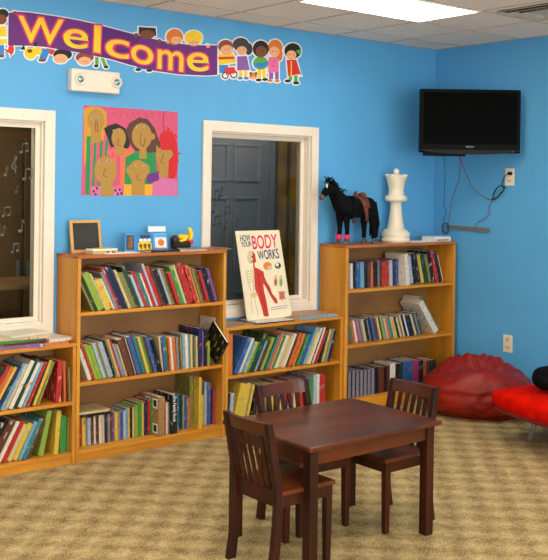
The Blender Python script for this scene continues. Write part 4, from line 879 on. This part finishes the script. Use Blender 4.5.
# ------------------------------------------------------------------ bean bag, red lounge chair, black cushion
def bag(d, q):
    # local frame: +x to the right along the wall corner, -y towards the room's open side
    f = 1 + .03*noise.noise(Vector((d.x*1.6, d.y*1.6, .3)))
    q = Vector((q.x*f, q.y*f, q.z))
    if q.z < 0: s_ = 1+.07*min(1, -q.z/.1); q.x *= s_; q.y *= s_; q.z *= 1.2
    else:
        q.z += .045*math.exp(-((q.x+.12)/.15)**2-((q.y-.18)/.16)**2) + .055*math.exp(-((q.x-.16)/.16)**2-((q.y-.18)/.15)**2)   # ridge at the back
        q.z -= .13*math.exp(-((q.x-.02)/.15)**2-((q.y+.04)/.10)**2)      # where someone sat
        q.z += .03*math.exp(-((q.x)/.25)**2-((q.y+.24)/.09)**2)          # front roll
    dx_, dy_ = q.x-.02, q.y-.0; rr_ = math.hypot(dx_, dy_); an = math.atan2(dy_, dx_)
    w = 0
    for a0, wd, am in ((2.75,.10,.030),(2.2,.08,.026),(1.75,.07,.030),(1.2,.08,.022),(.75,.08,.018),(3.35,.09,.022),(-.25,.09,.02),(-2.5,.07,.014),(-1.3,.06,.012),(.2,.06,.016)):
        da = math.atan2(math.sin(an-a0-.25*math.sin(rr_*14+a0*3)), math.cos(an-a0-.25*math.sin(rr_*14+a0*3)))
        w -= am*math.exp(-(da/wd)**2)*math.exp(-((rr_-.17)/.11)**2) - .5*am*math.exp(-((da-.17)/wd)**2)*math.exp(-((rr_-.17)/.13)**2)
    g_ = q*6.5+Vector((1.3,.4,2.1)); rdg = 1-abs(noise.noise(g_+.6*noise.noise_vector(q*5)))*3.2
    w -= .016*max(0, rdg)**2
    w += .020*noise.noise(q*4.2+Vector((2,1,0))) + .008*abs(noise.noise(Vector((q.x*9+4, q.y*9, q.z*14)))) - .005*math.exp(-((q.z+.02+.03*math.sin(an*3))/.018)**2)*(1 if dy_ < 0 else .3)
    q += d*w
    if q.z < -.18: q.z = -.18
    return q
t = thing('bean_bag', 'dark red vinyl bean bag chair slumped in the corner by the bookcase', 'bean bag', (-.425, -.845, 0), -.69)
MB().ball((0,0,.18), (.405,.355,.195), 110, 70, bag).build('bag', REDV, t)

lc = Vector((-1.0, -1.33, 0)); ul, vl = Vector((-.20, -.98, 0)), Vector((.98, -.20, 0))
t = thing('lounge_chair', 'bright red plush lounger on grey metal legs, cut by the right photo edge', 'lounger', lc)
LM = Matrix(((ul.x, vl.x, 0, 0), (ul.y, vl.y, 0, 0), (0, 0, 1, 0), (0, 0, 0, 1)))     # local x = along the lounger, y = across it
LL, LW = 1.5, .72
def slabpts(z0, z1, nz, amp, inset):
    mb = MB(); mb.smooth = True; nx, ny = 60, 28; 
    def sp(c, hx, hy, hz, d_): 
        return Vector(c)
    vs = []; nu, nv = 96, 20
    for i in range(nv+1):
        th = -PI/2+PI*i/nv
        for j in range(nu):
            ph = 2*PI*j/nu; se = lambda v, e_: math.copysign(abs(v)**e_, v)
            cx_, sx_ = se(math.cos(ph), .28), se(math.sin(ph), .28); ct, st_ = se(math.cos(th), .3), se(math.sin(th), .5)
            p = Vector((LL/2+(LL/2-inset)*cx_*ct, LW/2+(LW/2-inset)*sx_*ct, (z0+z1)/2+(z1-z0)/2*st_))
            n_ = noise.noise(p*5)*amp+noise.noise(p*14)*amp*.4; p.z += n_*(1 if st_ > 0 else .3); p.y += n_*.5
            vs.append(LM @ p)
    fs = [(i*nu+j, i*nu+(j+1) % nu, (i+1)*nu+(j+1) % nu, (i+1)*nu+j) for i in range(nv) for j in range(nu)]
    mb.add(vs, fs); return mb
slabpts(.205, .345, 0, .010, 0).build('cushion', REDF, t)
slabpts(.185, .240, 0, .002, .012).build('under_shell', REDU, t)
l0 = at(529, 440, 2, 0)-lc; l1 = at(536, 422, 2, .17)-lc
lx_, ly_ = l0.dot(ul), l0.dot(vl)
for a_, b2 in ((lx_, ly_), (LL-lx_, ly_), (lx_, LW-ly_), (LL-lx_, LW-ly_)):
    foot = LM @ Vector((a_, b2, 0)); top = LM @ Vector((a_+(.03 if a_ < LL/2 else -.03), b2+(.05 if b2 < LW/2 else -.05), .18))
    MB().tube([foot, top], .017, 12).build('leg', STEEL, t)
bp_ = at(550, 378, 2, .438)
tag(MB().ball((0,0,0), (.12,.11,.08), 28, 18, lambda d, q: q+d*.008*noise.noise(q*20)).build('black_cushion', mat('black_fleece', (14,13,14), .95, .3, 60, bump=.5, spec=.1)), 'round black cushion lying on the red plush lounger', 'cushion').location = bp_

# ------------------------------------------------------------------ contents of the dim room seen through the panes
dy = R2-.001
def slab(name, M, u0, v0, u1, v1, y, th, par=None): 
    a_, b2 = at(u0, v0, 1, y), at(u1, v1, 1, y); return MB().box(min(a_.x,b2.x), max(a_.x,b2.x), y, y+th, min(a_.z,b2.z), max(a_.z,b2.z)).build(name, M, par)
yd = 1.2
dl, dr_ = at(213, 200, 1, yd).x, at(268, 200, 1, yd).x
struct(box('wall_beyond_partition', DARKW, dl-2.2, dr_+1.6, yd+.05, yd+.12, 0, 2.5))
d3 = struct(box('door_1', DOORG, dr_-.85, dr_, yd, yd+.045, .02, 2.1))
for zz0, zz1 in ((.15,.75),(.9,1.55),(1.68,2.0)):
    for xx in (dr_-.72, dr_-.38):
        mb = MB(); w = .28
        mb.box(xx, xx+w, yd-.012, yd, zz0, zz0+.02); mb.box(xx, xx+w, yd-.012, yd, zz1-.02, zz1); mb.box(xx, xx+.02, yd-.012, yd, zz0+.02, zz1-.02); mb.box(xx+w-.02, xx+w, yd-.012, yd, zz0+.02, zz1-.02)
        mb.build('panel_moulding', mat('door_moulding', (150,150,162), .4), d3)
struct(box('trim_1', DOORG, dr_+.005, dr_+.06, yd-.02, yd+.049, 0, 2.16))
MUST = mat('mustard_curtain', (168,124,30), .9, .3, 5, col2=(120,84,26))
cu = MB(); n_ = 60; x0, x1 = dr_+.08, dr_+1.2; P1 = [(x0+(x1-x0)*i/n_, yd-.02+.02*math.sin(i*.9)) for i in range(n_+1)]
cu.prism([(x, y, .05) for x, y in P1]+[(x, y+.006, .05) for x, y in reversed(P1)], (0,0,2.15))
tag(cu.build('curtain', MUST), 'mustard brown curtain hanging beyond the right window glass', 'curtain')
# left window: brown cabinet, table, stool
cx_ = at(22, 220, 1, 1.0).x
tl = thing('wooden_cabinet', 'tall brown cabinet standing in the dim room beyond the left window', 'cabinet', (cx_, 1.0, 0))
CABM = mat('brown_cabinet_wood', (140,98,46), .6, .2, 6, stretch=(1,1,.2)); box('carcass', CABM, -.34, .34, 0, .05, 0, 2.0, tl)
for sx_ in (-.33, .01): dd = box('cabinet_door', CABM, sx_, sx_+.32, -.02, 0, .08, 1.95, tl, .004); box('handle', STEEL, sx_+(.28 if sx_ < 0 else .02), sx_+(.3 if sx_ < 0 else .04), -.035, -.02, .95, 1.1, dd)
tz = at(10, 281, 1, .5); tt = thing('side_table', 'dark table standing just beyond the left window', 'table', (tz.x, .5, 0)); box('tabletop', CABM, -.5, .5, -.25, .25, tz.z-.03, tz.z, tt, .004)
for sx_ in (-.44,.44):
    for sy in (-.2,.2): MB().tube([(sx_,sy,0),(sx_,sy,tz.z-.03)], .018, 8).build('leg', BLACKP, tt)

# ------------------------------------------------------------------ light and view
w = bpy.data.worlds.new('world'); S.world = w; w.use_nodes = True; w.node_tree.nodes['Background'].inputs[0].default_value = (.5,.55,.6,1); w.node_tree.nodes['Background'].inputs[1].default_value = .0
S.view_settings.view_transform = 'Standard'; S.view_settings.look = 'None'; S.view_settings.gamma = 1; S.view_settings.use_curve_mapping = False
S.view_settings.exposure = -0.1
print('books', NB)
